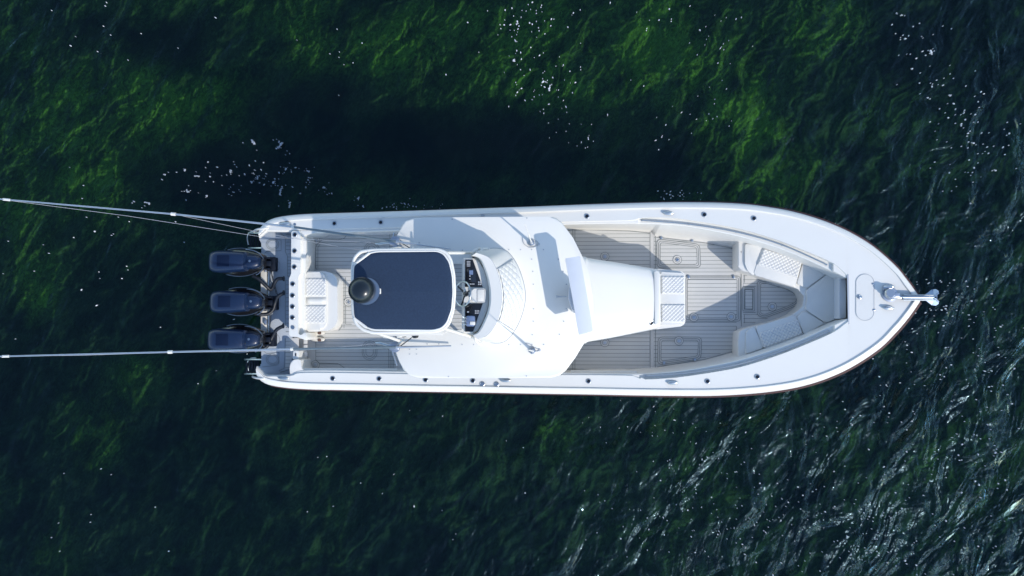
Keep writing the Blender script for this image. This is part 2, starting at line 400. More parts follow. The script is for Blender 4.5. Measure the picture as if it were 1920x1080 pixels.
# ------------------------------------------------------------------ foam flecks on the water, and pale flecks painted as sun glints
def foam():
    bms = [bmesh.new(), bmesh.new()]; rnd = random.Random(11)
    def blob(px, py, s, el=1.):
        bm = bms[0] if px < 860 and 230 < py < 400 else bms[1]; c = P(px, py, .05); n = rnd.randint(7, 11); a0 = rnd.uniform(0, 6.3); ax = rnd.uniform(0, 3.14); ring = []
        for k in range(n):
            a = a0+2*math.pi*k/n; r = s*rnd.uniform(.55, 1.25); v = Vector((r*math.cos(a)*el, r*math.sin(a)/el, 0)); v.rotate(Matrix.Rotation(ax, 3, 'Z'))
            ring.append(v)
        top = [bm.verts.new(c+v*.75+Vector((0, 0, .008))) for v in ring]; bot = [bm.verts.new(c+v-Vector((0, 0, .03))) for v in ring]
        bm.faces.new(top)
        for k in range(n): bm.faces.new((top[k], bot[k], bot[(k+1) % n], top[(k+1) % n]))
    big = [(472, 263), (523, 265), (528, 268), (535, 290), (536, 315), (345, 317), (365, 330), (307, 327), (432, 319), (467, 309), (470, 340), (482, 330),
           (512, 342), (528, 353), (543, 380), (576, 320), (577, 337), (573, 350), (606, 351), (622, 362), (670, 372), (680, 386),
           (768, 372), (758, 381), (437, 360), (350, 358), (250, 377), (271, 379), (387, 367), (1018, 153), (1031, 160), (963, 113), (1351, 90), (1061, 200),
           (1690, 28), (1697, 72), (1745, 95), (1815, 250), (1826, 268), (1780, 178), (1757, 150), (1803, 232)]
    for x, y in big:                                     # a ragged little string of touching flecks
        a = rnd.uniform(-.4, 1.9); n = rnd.choice((1, 2, 2, 3, 4, 6)); px, py = x, y; s0 = rnd.uniform(.009, .024)
        for k in range(n):
            blob(px, py, s0*rnd.uniform(.5, 1.2), rnd.uniform(1, 1.8)); a += rnd.uniform(-.9, .9); d = s0*95*rnd.uniform(.8, 1.6); px += d*math.cos(a); py += d*math.sin(a)
        for k in range(rnd.randint(0, 4)): blob(x+rnd.gauss(0, 7), y+rnd.gauss(0, 6), rnd.uniform(.004, .009), 1.3)
    clus = [(990, 40, 60, 45, 60), (1000, 150, 45, 60, 40), (1060, 160, 40, 40, 14), (470, 335, 110, 30, 60), (1340, 90, 60, 70, 16), (1720, 90, 50, 80, 26), (1790, 210, 60, 60, 40), (1250, 30, 80, 30, 12),
            (1090, 250, 60, 30, 16), (1270, 365, 45, 10, 26), (760, 385, 60, 6, 22), (1750, 570, 50, 50, 30), (1820, 330, 60, 60, 20), (1300, 210, 80, 60, 24), (1640, 620, 60, 40, 30),
            (150, 450, 120, 160, 26), (440, 640, 90, 60, 16), (700, 900, 240, 130, 16), (1250, 780, 200, 60, 30), (200, 930, 160, 120, 10), (1330, 850, 120, 90, 30), (1600, 780, 120, 60, 30), (230, 60, 160, 60, 14), (600, 100, 100, 60, 10)]
    clus += [(1620, 1000, 200, 90, 90), (1500, 930, 160, 80, 60), (1800, 560, 80, 70, 34), (1860, 260, 60, 60, 22), (1250, 960, 160, 80, 44), (1380, 1000, 60, 60, 30), (1840, 830, 80, 120, 50), (1850, 660, 70, 60, 26), (1720, 700, 60, 60, 24)]  # tiny white flecks standing in for sun glints on the ripples
    for cx, cy, sx, sy, n in clus:
        for k in range(n):
            x, y = rnd.gauss(cx, sx*.6), rnd.gauss(cy, sy*.6)
            if -10 < x < 1930 and -10 < y < 1090: blob(x, y, rnd.choice((.005, .006, .007, .009, .013)), rnd.uniform(1, 1.8))
    for b_, col in ((bms[0], (.34, .38, .44)), (bms[1], (.66, .69, .72))):  # flecks near the stern are greyer: shade put into their colour
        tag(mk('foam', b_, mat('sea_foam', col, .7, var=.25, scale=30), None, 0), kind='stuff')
foam()

# ------------------------------------------------------------------ the boat
boat = bpy.data.objects.new('sport_fishing_boat', None); scene.collection.objects.link(boat)
boat.location = (P(1105, 563, 0)); ORG[boat.name] = boat.location.copy()
tag(boat, 'long white centre console fishing boat with navy blue upper sunshade and three outboard motors', 'boat')

def SZ(px): return float(np.interp(px, [480, 1000, 1300, 1730], [1.15, 1.30, 1.42, 1.70]))
def WS(pts): return [P(x, y, SZ(x)) for x, y in pts]
PO = [(484, 431), (488, 425), (494, 418), (503, 412), (516, 407.5), (535, 404), (560, 401.5), (590, 400), (690, 397), (800, 393.5), (900, 390), (1000, 386.5), (1100, 382.5), (1200, 379.5), (1280, 378.3),
      (1350, 379.2), (1400, 382), (1440, 387), (1480, 394), (1520, 404.5), (1560, 418.5), (1600, 437), (1640, 462), (1680, 497), (1700, 521), (1715, 541), (1727, 558)]
SO = [(483, 706), (486, 713), (493, 718), (503, 722), (520, 725.5), (545, 728.5), (580, 730.5), (620, 731.5), (700, 733), (800, 735), (900, 736.5), (1000, 738.5), (1100, 740), (1200, 742), (1300, 743), (1350, 742.3),
      (1400, 739.5), (1450, 734.5), (1500, 726), (1550, 711), (1600, 688), (1650, 655), (1680, 626), (1700, 603), (1715, 583), (1727, 565)]
def curve(pts, zf=None):
    w_ = spline([tuple(P(x, y, zf if zf is not None else SZ(x)).xy) for x, y in pts], 6)
    a = np.array([[q.x, q.y] for q in w_]); a = a[np.argsort(a[:, 0])]
    return lambda x: float(np.interp(x, a[:, 0], a[:, 1]))
yPO, ySO = curve(PO), curve(SO)
PI_ = [(484, 434), (545, 435), (575, 437), (740, 433), (900, 428), (1065, 421), (1195, 419), (1240, 420), (1290, 424), (1380, 441), (1450, 461), (1500, 480), (1555, 505), (1588, 522), (1600, 530)]
SI = [(484, 703), (545, 702), (575, 694), (740, 696), (900, 698), (1065, 699), (1195, 701), (1240, 699), (1290, 694), (1380, 677), (1450, 656), (1500, 638), (1555, 613), (1588, 598), (1600, 592)]
PC = [(484, 431), (545, 432), (575, 431), (740, 427), (900, 422), (1065, 416), (1190, 413), (1200, 409), (1240, 408), (1290, 412.5), (1380, 428), (1450, 448), (1500, 467), (1560, 493), (1588, 517), (1600, 525)]
SC = [(484, 706), (545, 705), (575, 699), (740, 701), (900, 703), (1065, 703), (1190, 705), (1200, 711), (1240, 710), (1290, 705), (1380, 690), (1450, 669), (1500, 650), (1560, 624), (1588, 604), (1600, 598)]
yPI, ySI, yPC, ySC = curve(PI_), curve(SI), curve(PC), curve(SC)
X0, X1 = P(484, 560, SZ(484)).x, P(1728, 562, SZ(1728)).x
XE = P(1588, 560, SZ(1588)).x; XC0 = P(1197, 420, SZ(1197)).x; XC1 = P(1562, 500, SZ(1562)).x
XCK = P(556, 560, 1.2).x                                    # forward of this the cockpit well opens
pxs = np.linspace(480, 1735, 200); xw = np.array([P(p, 562, SZ(p)).x for p in pxs]); zw = np.array([SZ(p) for p in pxs])
def ZX(x): return float(np.interp(x, xw, zw))

def hull():
    bm = bmesh.new(); rings = []
    for x in list(np.linspace(X0+.03, X1-.35, 60))+list(np.linspace(X1-.3, X1-.005, 12)):
        yp, ys = yPO(x), ySO(x); c = (yp+ys)/2; hb = max(.012, (yp-ys)/2-.012); s = ZX(x); t = (x-X0)/(X1-X0)
        k = .93-.75*max(0, (t-.45)/.55)**1.6; k2 = k-.03; kz = -.55 if t < .75 else -.55+1.0*((t-.75)/.25)**2*.9
        prof = [(hb, s-.03), (hb, s-.09), (hb*(.5+.5*max(k, .55)) if t > .6 else hb*.985, s*.62), (hb*max(k, .10), .12), (hb*max(k2, .08), -.1), (hb*.4*k, -.32 if t < .8 else -.1), (0, kz)]
        rings.append([Vector((x, c+a, z)) for a, z in prof]+[Vector((x, c-a, z)) for a, z in prof[-2::-1]])
    R_ = [[bm.verts.new(p) for p in r] for r in rings]; n = len(R_[0])
    for A, B in zip(R_, R_[1:]):
        for k in range(n-1): bm.faces.new((A[k], A[k+1], B[k+1], B[k]))
    bm.faces.new(R_[-1]); bm.faces.new(R_[0][2:-2][::-1])
    h = mk('hull', bm, M['gel'], boat, 45)
    # rub rail: a narrow band proud of the sheer, fuller at the bow
    bm = bmesh.new(); pts = []
    xs = list(np.linspace(X0+.25, X1-.4, 80))+list(np.linspace(X1-.36, X1+.01, 14))
    for side, f in ((1, yPO), (-1, ySO)):
        rg = []
        for x in xs:
            d = .001; sl = (f(min(x+.05, X1))-f(x-.05))/.1; nr = Vector((-sl, 1, 0)).normalized()*side
            t = (x-X0)/(X1-X0); wd = (.010+.03*max(0, (t-.5)/.5)) + (.010 if side < 0 else 0)
            b = Vector((x, f(x), ZX(x)-.075)); rg.append([b-nr*.03+Vector((0, 0, .02)), b+nr*wd+Vector((0, 0, .012)), b+nr*wd-Vector((0, 0, .035)), b-nr*.03-Vector((0, 0, .045))])
        loft_bm(bm, rg)
    mk('rub_rail', bm, M['maroon'], h, 30)
    return h
HULL = hull()

def gunwale():
    bm = bmesh.new()
    st = sorted(set([round(v, 4) for v in list(np.linspace(X0, XE, 150))+[XC0-.004, XC0+.004, XC1-.004, XC1+.004, XCK]+list(np.linspace(XE, X1-.03, 34))]))
    XEr = round(XE, 4); st = [(x, 0) for x in st if x <= XEr]+[(x, 1) for x in st if x >= XEr]; was = 0
    rows = []
    for side, fo, fc, fi in ((1, yPO, yPC, yPI), (-1, ySO, ySC, ySI)):
        prev = None
        for x, fore in st:
            if fore and x == XEr: prev = None
            s = ZX(x); o = fo(x); cl = (yPO(x)+ySO(x))/2
            sl = (fo(min(x+.04, X1))-fo(max(x-.04, X0)))/.08; q = min(3.0, math.sqrt(1+sl*sl))
            inch = XC0 < x < XC1
            dep = .07 if inch else .012
            prof = [(0, -.09), (0, -.045), (.010, -.012), (.035, .018), (.080, .040), (.106, .048), (.116, .046), (.121, .022), (.135, .022)]
            hb = abs(o-cl); pts = []
            for d, z in prof:
                yy = o-side*min(d*q, hb*.96); pts.append(Vector((x, yy, s+z)))
            if not fore:
                c_, i_ = fc(x), fi(x)
                if abs(c_-cl) > abs(pts[-1].y-cl): c_ = pts[-1].y-side*.004
                pts.append(Vector((x, c_, s+.022+.012)))
                pts.append(Vector((x, c_-side*.008, s+.022-dep)))
                if abs(i_-cl) > abs(pts[-1].y-cl): i_ = pts[-1].y-side*.01
                pts.append(Vector((x, i_+side*.012, s+.022-dep)))
                pts.append(Vector((x, i_, s+.010-dep)))
                pts.append(Vector((x, i_, s-.06-dep)))
            else:
                for k in range(1, 6):
                    pts.append(Vector((x, pts[8].y+(cl-pts[8].y)*k/5, s+.022)))
            vs = [bm.verts.new(p) for p in pts]
            if prev:
                for a in range(len(vs)-1): bm.faces.new((prev[a], prev[a+1], vs[a+1], vs[a]) if side > 0 else (prev[a], vs[a], vs[a+1], prev[a+1]))
            prev = vs
    bmesh.ops.remove_doubles(bm, verts=bm.verts, dist=.0006)
    return mk('gunwale', bm, M['gel'], boat, 28)
GUN = gunwale()

FZ = .55
FP = [(556, 441), (740, 438), (1065, 429), (1180, 431), (1222, 433.5), (1227, 441), (1325, 451.5), (1384, 463), (1450, 485), (1520, 515), (1580, 540)]
FS = [(556, 691), (740, 692), (1065, 695), (1180, 693), (1230, 690), (1320, 677), (1384, 660), (1450, 638), (1520, 612), (1580, 590)]
def coaming():
    bm = bmesh.new()
    for side, fi, foot in ((1, yPI, FP), (-1, ySI, FS)):
        ff = [P(x, y, FZ) for x, y in foot]; fx = [v.x for v in ff]; fy = [v.y for v in ff]
        prev = None
        for x in sorted(list(np.linspace(XCK, XE, 110))+[ff[4].x, ff[5].x]):
            s = ZX(x); i_ = fi(x); f_ = float(np.interp(x, fx, fy)); inch = XC0 < x < XC1; z0 = s-.045-(.07 if inch else .012)
            a = Vector((x, i_+side*.002, z0)); b = Vector((x, i_*.35+f_*.65 if abs(f_) else f_, FZ+.25)); c = Vector((x, f_, FZ+.03)); d = Vector((x, f_-side*.02, FZ-.01))
            vs = [bm.verts.new(p) for p in (a, b, c, d)]
            if prev:
                for k in range(3): bm.faces.new((prev[k], prev[k+1], vs[k+1], vs[k]))
            prev = vs
    return mk('coaming_wall', bm, M['gel'], boat, 35)
coaming()

# sole
sole_px = [(x, y-3) for x, y in FP]+[(1592, 565)]+[(x, y+3) for x, y in FS[::-1]]
prism('sole', sole_px, FZ, .05, M['foam_plain'], boat, zbot=.35, label='grey foam covered deck floor')
# bow end wall of the well
box('bow_bulkhead', P(1590, 561, 1.075), (.12, .95, 1.05), M['gel'], boat, bevel=.01)

# ---- planked foam panels, seams, floor hatches
def plank(px, z=FZ+.004, name='deck_panel', matl=None, parent=None, th=.003, rr=0):
    bm = bmesh.new(); vs = [bm.verts.new(p) for p in W(px, z)]; bm.faces.new(vs)
    ex = bmesh.ops.extrude_face_region(bm, geom=list(bm.faces)); bmesh.ops.translate(bm, vec=(0, 0, -th), verts=[v for v in ex['geom'] if isinstance(v, bmesh.types.BMVert)])
    return mk(name, bm, matl or M['plank'], parent or boat, 0)
def seam(px, z=FZ+.008, closed=False, wd=.0085, bmx=None):
    if bmx is not None: ribbon_bm(bmx, W(px, z), wd, closed)
    else: b_ = bmesh.new(); ribbon_bm(b_, W(px, z), wd, closed); mk('deck_seam', b_, M['caulk'], boat, 0)
# forward panels
plank([(1060, 431), (1218, 435), (1218, 686), (1060, 692)])
plank([(1226, 443), (1322, 456), (1381, 467), (1381, 655), (1320, 671), (1232, 685), (1226, 686)])
seam([(1219, 434), (1219, 690)]); seam([(1229, 440), (1229, 690)]); seam([(1063, 432), (1100, 430.5), (1180, 433), (1218, 437)]); seam([(1063, 693), (1140, 694), (1218, 690)]); seam([(1074, 431), (1074, 694)]); seam([(1078, 431), (1078, 694)])
seam([(1232, 445), (1325, 456), (1381, 467), (1381, 505)]); seam([(1326, 452), (1381, 463)]); seam([(1232, 688), (1320, 674), (1381, 657), (1381, 612)])
# aft panels
plank([(592, 443), (745, 441), (745, 508), (592, 508)]); plank([(636, 508), (745, 508), (745, 620), (636, 620)]); plank([(592, 620), (745, 620), (745, 688), (592, 688)])
plank([(840, 491), (871, 491), (871, 623), (840, 623)])
seam([(594, 505), (592, 503), (592, 462), (597, 455), (604, 450), (634, 450), (645, 447), (650, 441)]); seam([(596, 503), (596, 464), (600, 458)])
seam([(592, 640), (592, 675), (598, 681), (634, 682), (645, 689)]); seam([(635, 620), (641, 612), (641, 524), (636, 515), (630, 510)]); seam([(645, 615), (645, 524)]); seam([(648, 608), (660, 608)]); seam([(648, 520), (648, 608)])
for x in (731, 735, 739): seam([(x, 437), (x, 470)]); seam([(x-2, 652), (x-2, 690)])
def hatch(outline, latch, r=8, name='floor_hatch', inner=6, z=FZ, hinges=(), label=None):
    """a lid of plain foam with an inset planked field, two seam lines, a flush latch"""
    o = rounded(outline, r); c = Vector((sum(p[0] for p in outline)/len(outline), sum(p[1] for p in outline)/len(outline)))
    def ins(d):
        q = []
        N = len(outline)
        for i in range(N):
            a, b, cc = Vector(outline[i-1]), Vector(outline[i]), Vector(outline[(i+1) % N])
            n1 = Vector((-(b-a).y, (b-a).x)).normalized(); n2 = Vector((-(cc-b).y, (cc-b).x)).normalized()
            if n1.dot(c-b) < 0: n1 = -n1
            if n2.dot(c-b) < 0: n2 = -n2
            s = 1+n1.dot(n2); m = (n1+n2)/max(s, .5); q.append(tuple(b+m*d))
        return q
    h = plank(o, z+.010, name, M['foam_plain'], boat, .006)
    if label: h['label'] = label
    plank(rounded(ins(inner), max(1, r-3)), z+.014, 'plank_field', M['plank'], h)
    bm = bmesh.new(); seam(o, z+.014, True, bmx=bm); seam(rounded(ins(3), r-2), z+.015, True, bmx=bm); seam(rounded(ins(inner), max(1, r-3)), z+.018, True, .007, bmx=bm)
    mk('hatch_seam', bm, M['caulk'], h, 0)
    if latch: flush_latch(latch, z+.018, h)
    for hx, hy in hinges: box('hinge', P(hx, hy, z+.022), (.045, .06, .012), M['steel'], h, bevel=.004)
    return h
def flush_latch(p, z, parent):
    c = P(p[0], p[1], z)
    a = lathe('latch_pad', c, [(.078, -.004), (.078, .001)], M['foam_plain'], parent, 28, smooth=0)
    bm = bmesh.new(); ribbon_bm(bm, [c+Vector((.08*math.cos(t), .08*math.sin(t), .003)) for t in np.linspace(0, 2*math.pi, 33)[:-1]], .008, True)
    ribbon_bm(bm, [c+Vector((.047*math.cos(t), .047*math.sin(t), .003)) for t in np.linspace(0, 2*math.pi, 25)[:-1]], .006, True); mk('latch_seam', bm, M['caulk'], parent, 0)
    lathe('latch', c, [(.032, 0), (.032, .008), (.024, .010), (.022, .004), (.010, .004), (.009, .010)], M['steel'], parent, 18)
hatch([(1232, 448), (1312, 458), (1314, 502), (1232, 502)], (1270, 487), 9, hinges=((1240, 445), (1298, 450)), label='port side floor hatch beside the console')
hatch([(1234, 632), (1316, 632), (1314, 673), (1233, 684)], (1273, 639), 9, hinges=((1245, 681), (1303, 675)), label='starboard side floor hatch beside the console')
hatch([(1283, 518), (1388, 518), (1388, 602), (1283, 602)], None, 5, hinges=((1291, 519), (1376, 519)), label='wide floor hatch in front of the console seat')
for p in ((1301, 595), (1371, 594)):
    flush_latch(p, FZ+.020, boat)
hatch([(1393, 539), (1415, 539), (1415, 583), (1393, 583)], None, 2, inner=4)
hatch([(1420, 527), (1434, 524), (1478, 537), (1497, 548), (1501, 560), (1496, 571), (1478, 580), (1434, 596), (1420, 592)], (1448, 575), 7, label='rounded bow floor hatch')
plank([(1394, 509), (1404, 513), (1440, 524), (1440, 536), (1394, 536)]); plank([(1394, 587), (1430, 587), (1440, 598), (1400, 609), (1394, 610)])
seam([(1386, 505), (1390, 515), (1390, 612)]); seam([(1393, 537), (1417, 537)]); seam([(1393, 586), (1417, 586)]); seam([(1396, 530), (1396, 514)]); seam([(1396, 590), (1396, 606)])
# oval flush drains aft
for cx, cy, l in ((697, 470, -1), (693, 655, 1)):
    for rr in (14, 11, 7):
        seam([(cx+rr*math.cos(t), cy+(9 if math.sin(t)*l > 0 else -7)*l*0+rr*math.sin(t)+(6 if math.sin(t) > 0 else -2)) for t in np.linspace(0, 2*math.pi, 33)[:-1]], closed=True, wd=.007)
for p in ((592, 451), (591, 684)):
    flush_latch(p, FZ+.006, boat)
flush_latch((653, 566), FZ+.01, boat); flush_latch((1134, 642), FZ+.01, boat); flush_latch((1134, 481), FZ+.01, boat)

# ------------------------------------------------------------------ stern platform and transom
SP = prism('swim_platform', rounded([(486, 434), (548, 434), (548, 703), (483, 703), (483, 690), (490, 684), (490, 455), (486, 450)], 3), .78, .2, M['splash'], boat, bevel=.012, zbot=.3)
bm = bmesh.new()
def s2(px, closed=False, wd=.007): ribbon_bm(bm, W(px, .786), wd, closed)
for y0, l in ((458, 1), (674, -1)):
    s2([(511+9*math.cos(t), y0+(7.5)*math.sin(t)) for t in np.linspace(0, 6.283, 25)[:-1]], True)
    s2([(511+12*math.cos(t), y0+(10)*math.sin(t)) for t in np.linspace(0, 6.283, 25)[:-1]], True)
s2([(496, 476), (500, 471), (527, 470), (527, 450), (515, 448)]); s2([(492, 688), (518, 685), (523, 681), (523, 661), (500, 663), (495, 659)])
for cy in (498, 637): s2([(518+7*math.cos(t), cy+9*math.sin(t)) for t in np.linspace(0, 6.283, 25)[:-1]], True, .004)
s2([(526, 438), (532, 442), (535, 448), (535, 472), (539, 480), (539, 518)]); s2([(535, 525), (535, 612)]); s2([(535, 634), (533, 690), (524, 695), (526, 698), (543, 693)])
for y in list(range(440, 474, 7)): s2([(536, y), (546, y)])
for y in list(range(476, 520, 6)): s2([(539, y), (546, y)])
for y in list(range(526, 626, 8)): s2([(536, y), (542, y)])
for y in range(640, 695, 7): s2([(535, y), (545, y)])
mk('platform_seam', bm, M['caulk'], SP, 0)
prism('platform_insert', rounded([(536, 634), (560, 634), (560, 672), (545, 672), (545, 692), (535, 692)], 2), .785, .02, M['foam_plain'], SP)
prism('transom_wall', rounded([(546, 433), (563, 433), (563, 514), (559, 520), (559, 628), (566, 628), (572, 622), (577, 634), (574, 638), (558, 632), (542, 631), (542, 522), (546, 514)], 3), 1.24, .7, M['gel'], boat, bevel=.03, zbot=.4)
prism('transom_box', rounded([(561, 436), (572, 440), (574, 450), (573, 500), (570, 512), (570, 630), (559, 632), (559, 520), (562, 512)], 2), 1.14, .6, M['gel'], boat, bevel=.03, zbot=.5)
prism('corner_block', rounded([(544, 704), (543, 690), (546, 676), (556, 674), (564, 674), (565, 690), (574, 698), (574, 704)], 4), 1.17, .6, M['gel'], boat, bevel=.03, zbot=.5)
prism('corner_block', rounded([(562, 432), (600, 432), (590, 437), (572, 440), (566, 446)], 3), 1.2, .6, M['gel'], boat, bevel=.02, zbot=.5)
prism('transom_gate', rounded([(550, 658), (560, 658), (560, 674), (549, 674)], 1.5), 1.1, .35, M['gel'], boat, bevel=.015, zbot=.6)
box('gate_latch', P(554.5, 665, 1.105), (.02, .05, .02), M['black'], boat, bevel=.004)
for y, x in ((640, 573), (651, 573), (664, 573)): box('gate_pad', P(x, y, .81), (.07, .09, .02), M['foam_plain'], boat, bevel=.004)
tube('side_bolster', [P(x, y, 1.10) for x, y in ((570, 693.5), (640, 693.5), (745, 694.5))], .03, M['vinyl'], boat)
tube('side_bolster', [P(x, y, 1.10) for x, y in ((1070, 697), (1130, 698), (1194, 698))], .03, M['vinyl'], boat)
# rear bench
RB = prism('rear_bench', rounded([(567, 509), (608, 508), (624, 513), (632, 523), (633, 600), (628, 612), (616, 620), (566, 623)], 5), .98, .45, M['gel'], boat, bevel=.05, seg=4, zbot=FZ-.01)

def quilt_bm(bm, c4, z, d=.055, h=.010, th=.03, nx=None, ny=None, zz=None, rot=R(45), asp=1.0):
    """a diamond-stitched pad between four world corners"""
    A, B, C, D = [P(c[0], c[1], (zz[i] if zz else z)) for i, c in enumerate(c4)]
    U, V = (B-A).length, (D-A).length; nx = nx or int(U/(d/8))+1; ny = ny or int(V/(d/8))+1
    nx, ny = min(nx, 170), min(ny, 170); g = []
    nrm = (B-A).cross(D-A).normalized(); nrm = nrm if nrm.z > 0 else -nrm
    for j in range(ny+1):
        row = []
        for i in range(nx+1):
            u, v = i/nx, j/ny; p = A*(1-u)*(1-v)+B*u*(1-v)+C*u*v+D*(1-u)*v
            a, b = u*U, v*V; s = (a*math.cos(rot)+b*math.sin(rot)*asp)/d*math.pi; t = (-a*math.sin(rot)+b*math.cos(rot)*asp)/d*math.pi
            q = (abs(math.sin(s))**.7)*(abs(math.sin(t))**.7)
            e = min(u*U, (1-u)*U, v*V, (1-v)*V)/.018; e = min(1, e)**.5
            row.append(bm.verts.new(p+nrm*((h*q+.012)*e)))
        g.append(row)
    for j in range(ny):
        for i in range(nx):
            f = bm.faces.new((g[j][i], g[j][i+1], g[j+1][i+1], g[j+1][i])); a, b = (i+.5)/nx*U, (j+.5)/ny*V
            s = (a*math.cos(rot)+b*math.sin(rot)*asp)/d*math.pi; t = (-a*math.sin(rot)+b*math.cos(rot)*asp)/d*math.pi
            if h and (abs(math.sin(s)) < .17 or abs(math.sin(t)) < .17): f.material_index = 1
    rim = g[0]+[r[-1] for r in g[1:]]+g[-1][-2::-1]+[r[0] for r in g[-2:0:-1]]
    low = [bm.verts.new(v.co-nrm*th) for v in rim]
    for k in range(len(rim)): bm.faces.new((rim[k], rim[(k+1) % len(rim)], low[(k+1) % len(rim)], low[k]))
    return bm
def quilt(name, c4, z, parent, matl=None, **kw):
    bm = bmesh.new(); quilt_bm(bm, c4, z, **kw); q_ = mk(name, bm, matl or M['vinyl'], parent, 180); q_.data.materials.append(M['stitch']); return q_

prism('seat_cushion', rounded([(572, 511), (604, 510), (612, 520), (612, 607), (604, 618), (571, 619)], 4), 1.02, .08, M['vinyl'], RB, bevel=.03)
quilt('quilted_pad', [(573, 522), (611, 522), (611, 555), (573, 555)], 1.03, RB, d=.05)
quilt('quilted_pad', [(572, 573), (611, 573), (610, 606), (571, 606)], 1.03, RB, d=.05)
quilt('quilted_pad', [(573, 558), (611, 558), (611, 570), (573, 570)], 1.025, RB, d=.8, h=0)

# ------------------------------------------------------------------ console with front seat
def console():
    pl = spline([(1000, 480), (1090, 480), (1104, 483), (1150, 490), (1228, 503), (1232, 504)], 5); sl_ = spline([(1000, 648), (1090, 645), (1104, 641), (1150, 633), (1228, 617.5), (1232, 617)], 5)
    bm = bmesh.new(); rings = []
    for a, b in zip(pl, sl_):
        t = (a.x-1000)/232; zt = 1.95-.55*t if t > .1 else 1.9; pa, pb = P(a.x, a.y, zt-.2), P(b.x, b.y, zt-.2)
        c = (pa+pb)/2; hw = abs(pa.y-pb.y)/2; x = c.x; r_ = []
        for yy, z in ((1, FZ-.01), (1, FZ+.3), (1.0, zt-.34), (.985, zt-.20), (.93, zt-.10), (.84, zt-.045), (.6, zt-.01), (.3, zt), (0, zt+.004)): r_.append(Vector((x, c.y+hw*yy, z)))
        r_ += [Vector((x, 2*c.y-v.y, v.z)) for v in r_[-2::-1]]
        rings.append(r_)
    loft_bm(bm, rings); co = mk('console', bm, M['gel'], boat, 40)
    prism('console_seat', rounded([(1226, 503), (1279, 509), (1285, 514), (1285, 606), (1278, 612), (1228, 618)], 4), 1.18, .6, M['gel'], co, bevel=.04, zbot=FZ-.01)
    prism('seat_cushion', rounded([(1237, 510), (1283, 512), (1284, 608), (1237, 609)], 4), 1.24, .08, M['vinyl'], co, bevel=.03)
    quilt('quilted_pad', [(1240, 518), (1283, 518), (1283, 551), (1240, 551)], 1.25, co, d=.05); quilt('quilted_pad', [(1240, 571), (1284, 571), (1284, 604), (1240, 604)], 1.25, co, d=.05)
    prism('backrest', rounded([(1227, 508), (1236, 510), (1237, 607), (1228, 609)], 2.5), 1.43, .3, M['vinyl'], co, bevel=.03)
    lathe('drink_holder', P(1221, 606, 1.40), [(.035, 0), (.035, .01), (.028, .012), (.026, 0)], M['steel'], co)
    return co
console()
# helm bench and windscreen under the hardtop
hb_ = prism('helm_seat', rounded([(890, 500), (945, 500), (945, 620), (890, 620)], 5), 1.35, .8, M['gel'], boat, bevel=.05, zbot=FZ-.01)
prism('seat_cushion', rounded([(893, 505), (940, 505), (940, 615), (893, 615)], 5), 1.44, .1, M['vinyl'], hb_, bevel=.03)
prism('windscreen', [(1060, 470), (1066, 470), (1072, 560), (1066, 648), (1060, 648), (1066, 560)], 2.7, .9, M['screen'], boat)
for x, y in ((775, 440), (1030, 450), (775, 675), (1030, 670), (900, 445), (900, 670)):
    tube('hardtop_leg', [P(x, y, 2.79), P(x+6, y, 1.6), P(x+8, y, FZ)], .028, M['alu'], boat)

# ------------------------------------------------------------------ bow lounge
LZ = 1.02
outerP = [(1384, 438), (1450, 458), (1500, 477), (1555, 502), (1590, 520)]; outerS = [(1590, 600), (1555, 616), (1500, 641), (1450, 659), (1384, 680)]
inner = spline([(1386, 622), (1405, 614), (1450, 603), (1485, 590), (1503, 576), (1509, 562), (1503, 547), (1487, 538), (1450, 525), (1404, 511), (1388, 505), (1384, 497)], 4)
lounge = prism('bow_lounge', outerP+outerS+[(1384, 640)]+[tuple(p) for p in inner], LZ, .5, M['gel'], boat, bevel=.02, zbot=FZ-.01)
def cushion(px, z, parent, m='vinyl', th=.07, bev=.022, label=None, r=4): return prism('seat_cushion', rounded(px, r), z, th, M[m], parent, bevel=bev, label=label)
# port side
cushion([(1397, 456), (1440, 466), (1419, 507), (1413, 517), (1402, 508), (1397, 495)], LZ+.04, lounge)
cushion([(1429, 466), (1436, 464), (1498, 486), (1503, 494), (1491, 539), (1413, 515)], LZ+.05, lounge)
quilt('quilted_pad', [(1420, 496), (1432, 466), (1504, 489), (1495, 521)], LZ+.062, lounge, d=.052, h=.010)
cushion([(1506, 492), (1524, 500), (1556, 508), (1512, 540), (1494, 532)], LZ+.045, lounge)
# bow bench
cushion([(1558, 509), (1575, 520), (1573, 596), (1548, 605), (1510, 580), (1514, 562), (1511, 545)], LZ+.05, lounge, label='shaded cushion across the bow')
prism('bow_backrest', rounded([(1574, 518), (1586, 524), (1586, 596), (1574, 598)], 2), LZ+.32, .3, M['vinyl_grey'], lounge, bevel=.025)
# starboard side
cushion([(1507, 583), (1546, 606), (1508, 627), (1494, 595)], LZ+.045, lounge)
cushion([(1417, 613), (1491, 590), (1505, 627), (1498, 632), (1436, 653), (1430, 650)], LZ+.05, lounge)
quilt('quilted_pad', [(1424, 625), (1496, 599), (1505, 626), (1433, 652)], LZ+.062, lounge, d=.052, h=.010)
cushion([(1399, 622), (1413, 612), (1432, 652), (1398, 664)], LZ+.04, lounge)
box('lounge_speaker', P(1388, 473, .95), (.06, .06, .14), M['greyp'], lounge, bevel=.02)

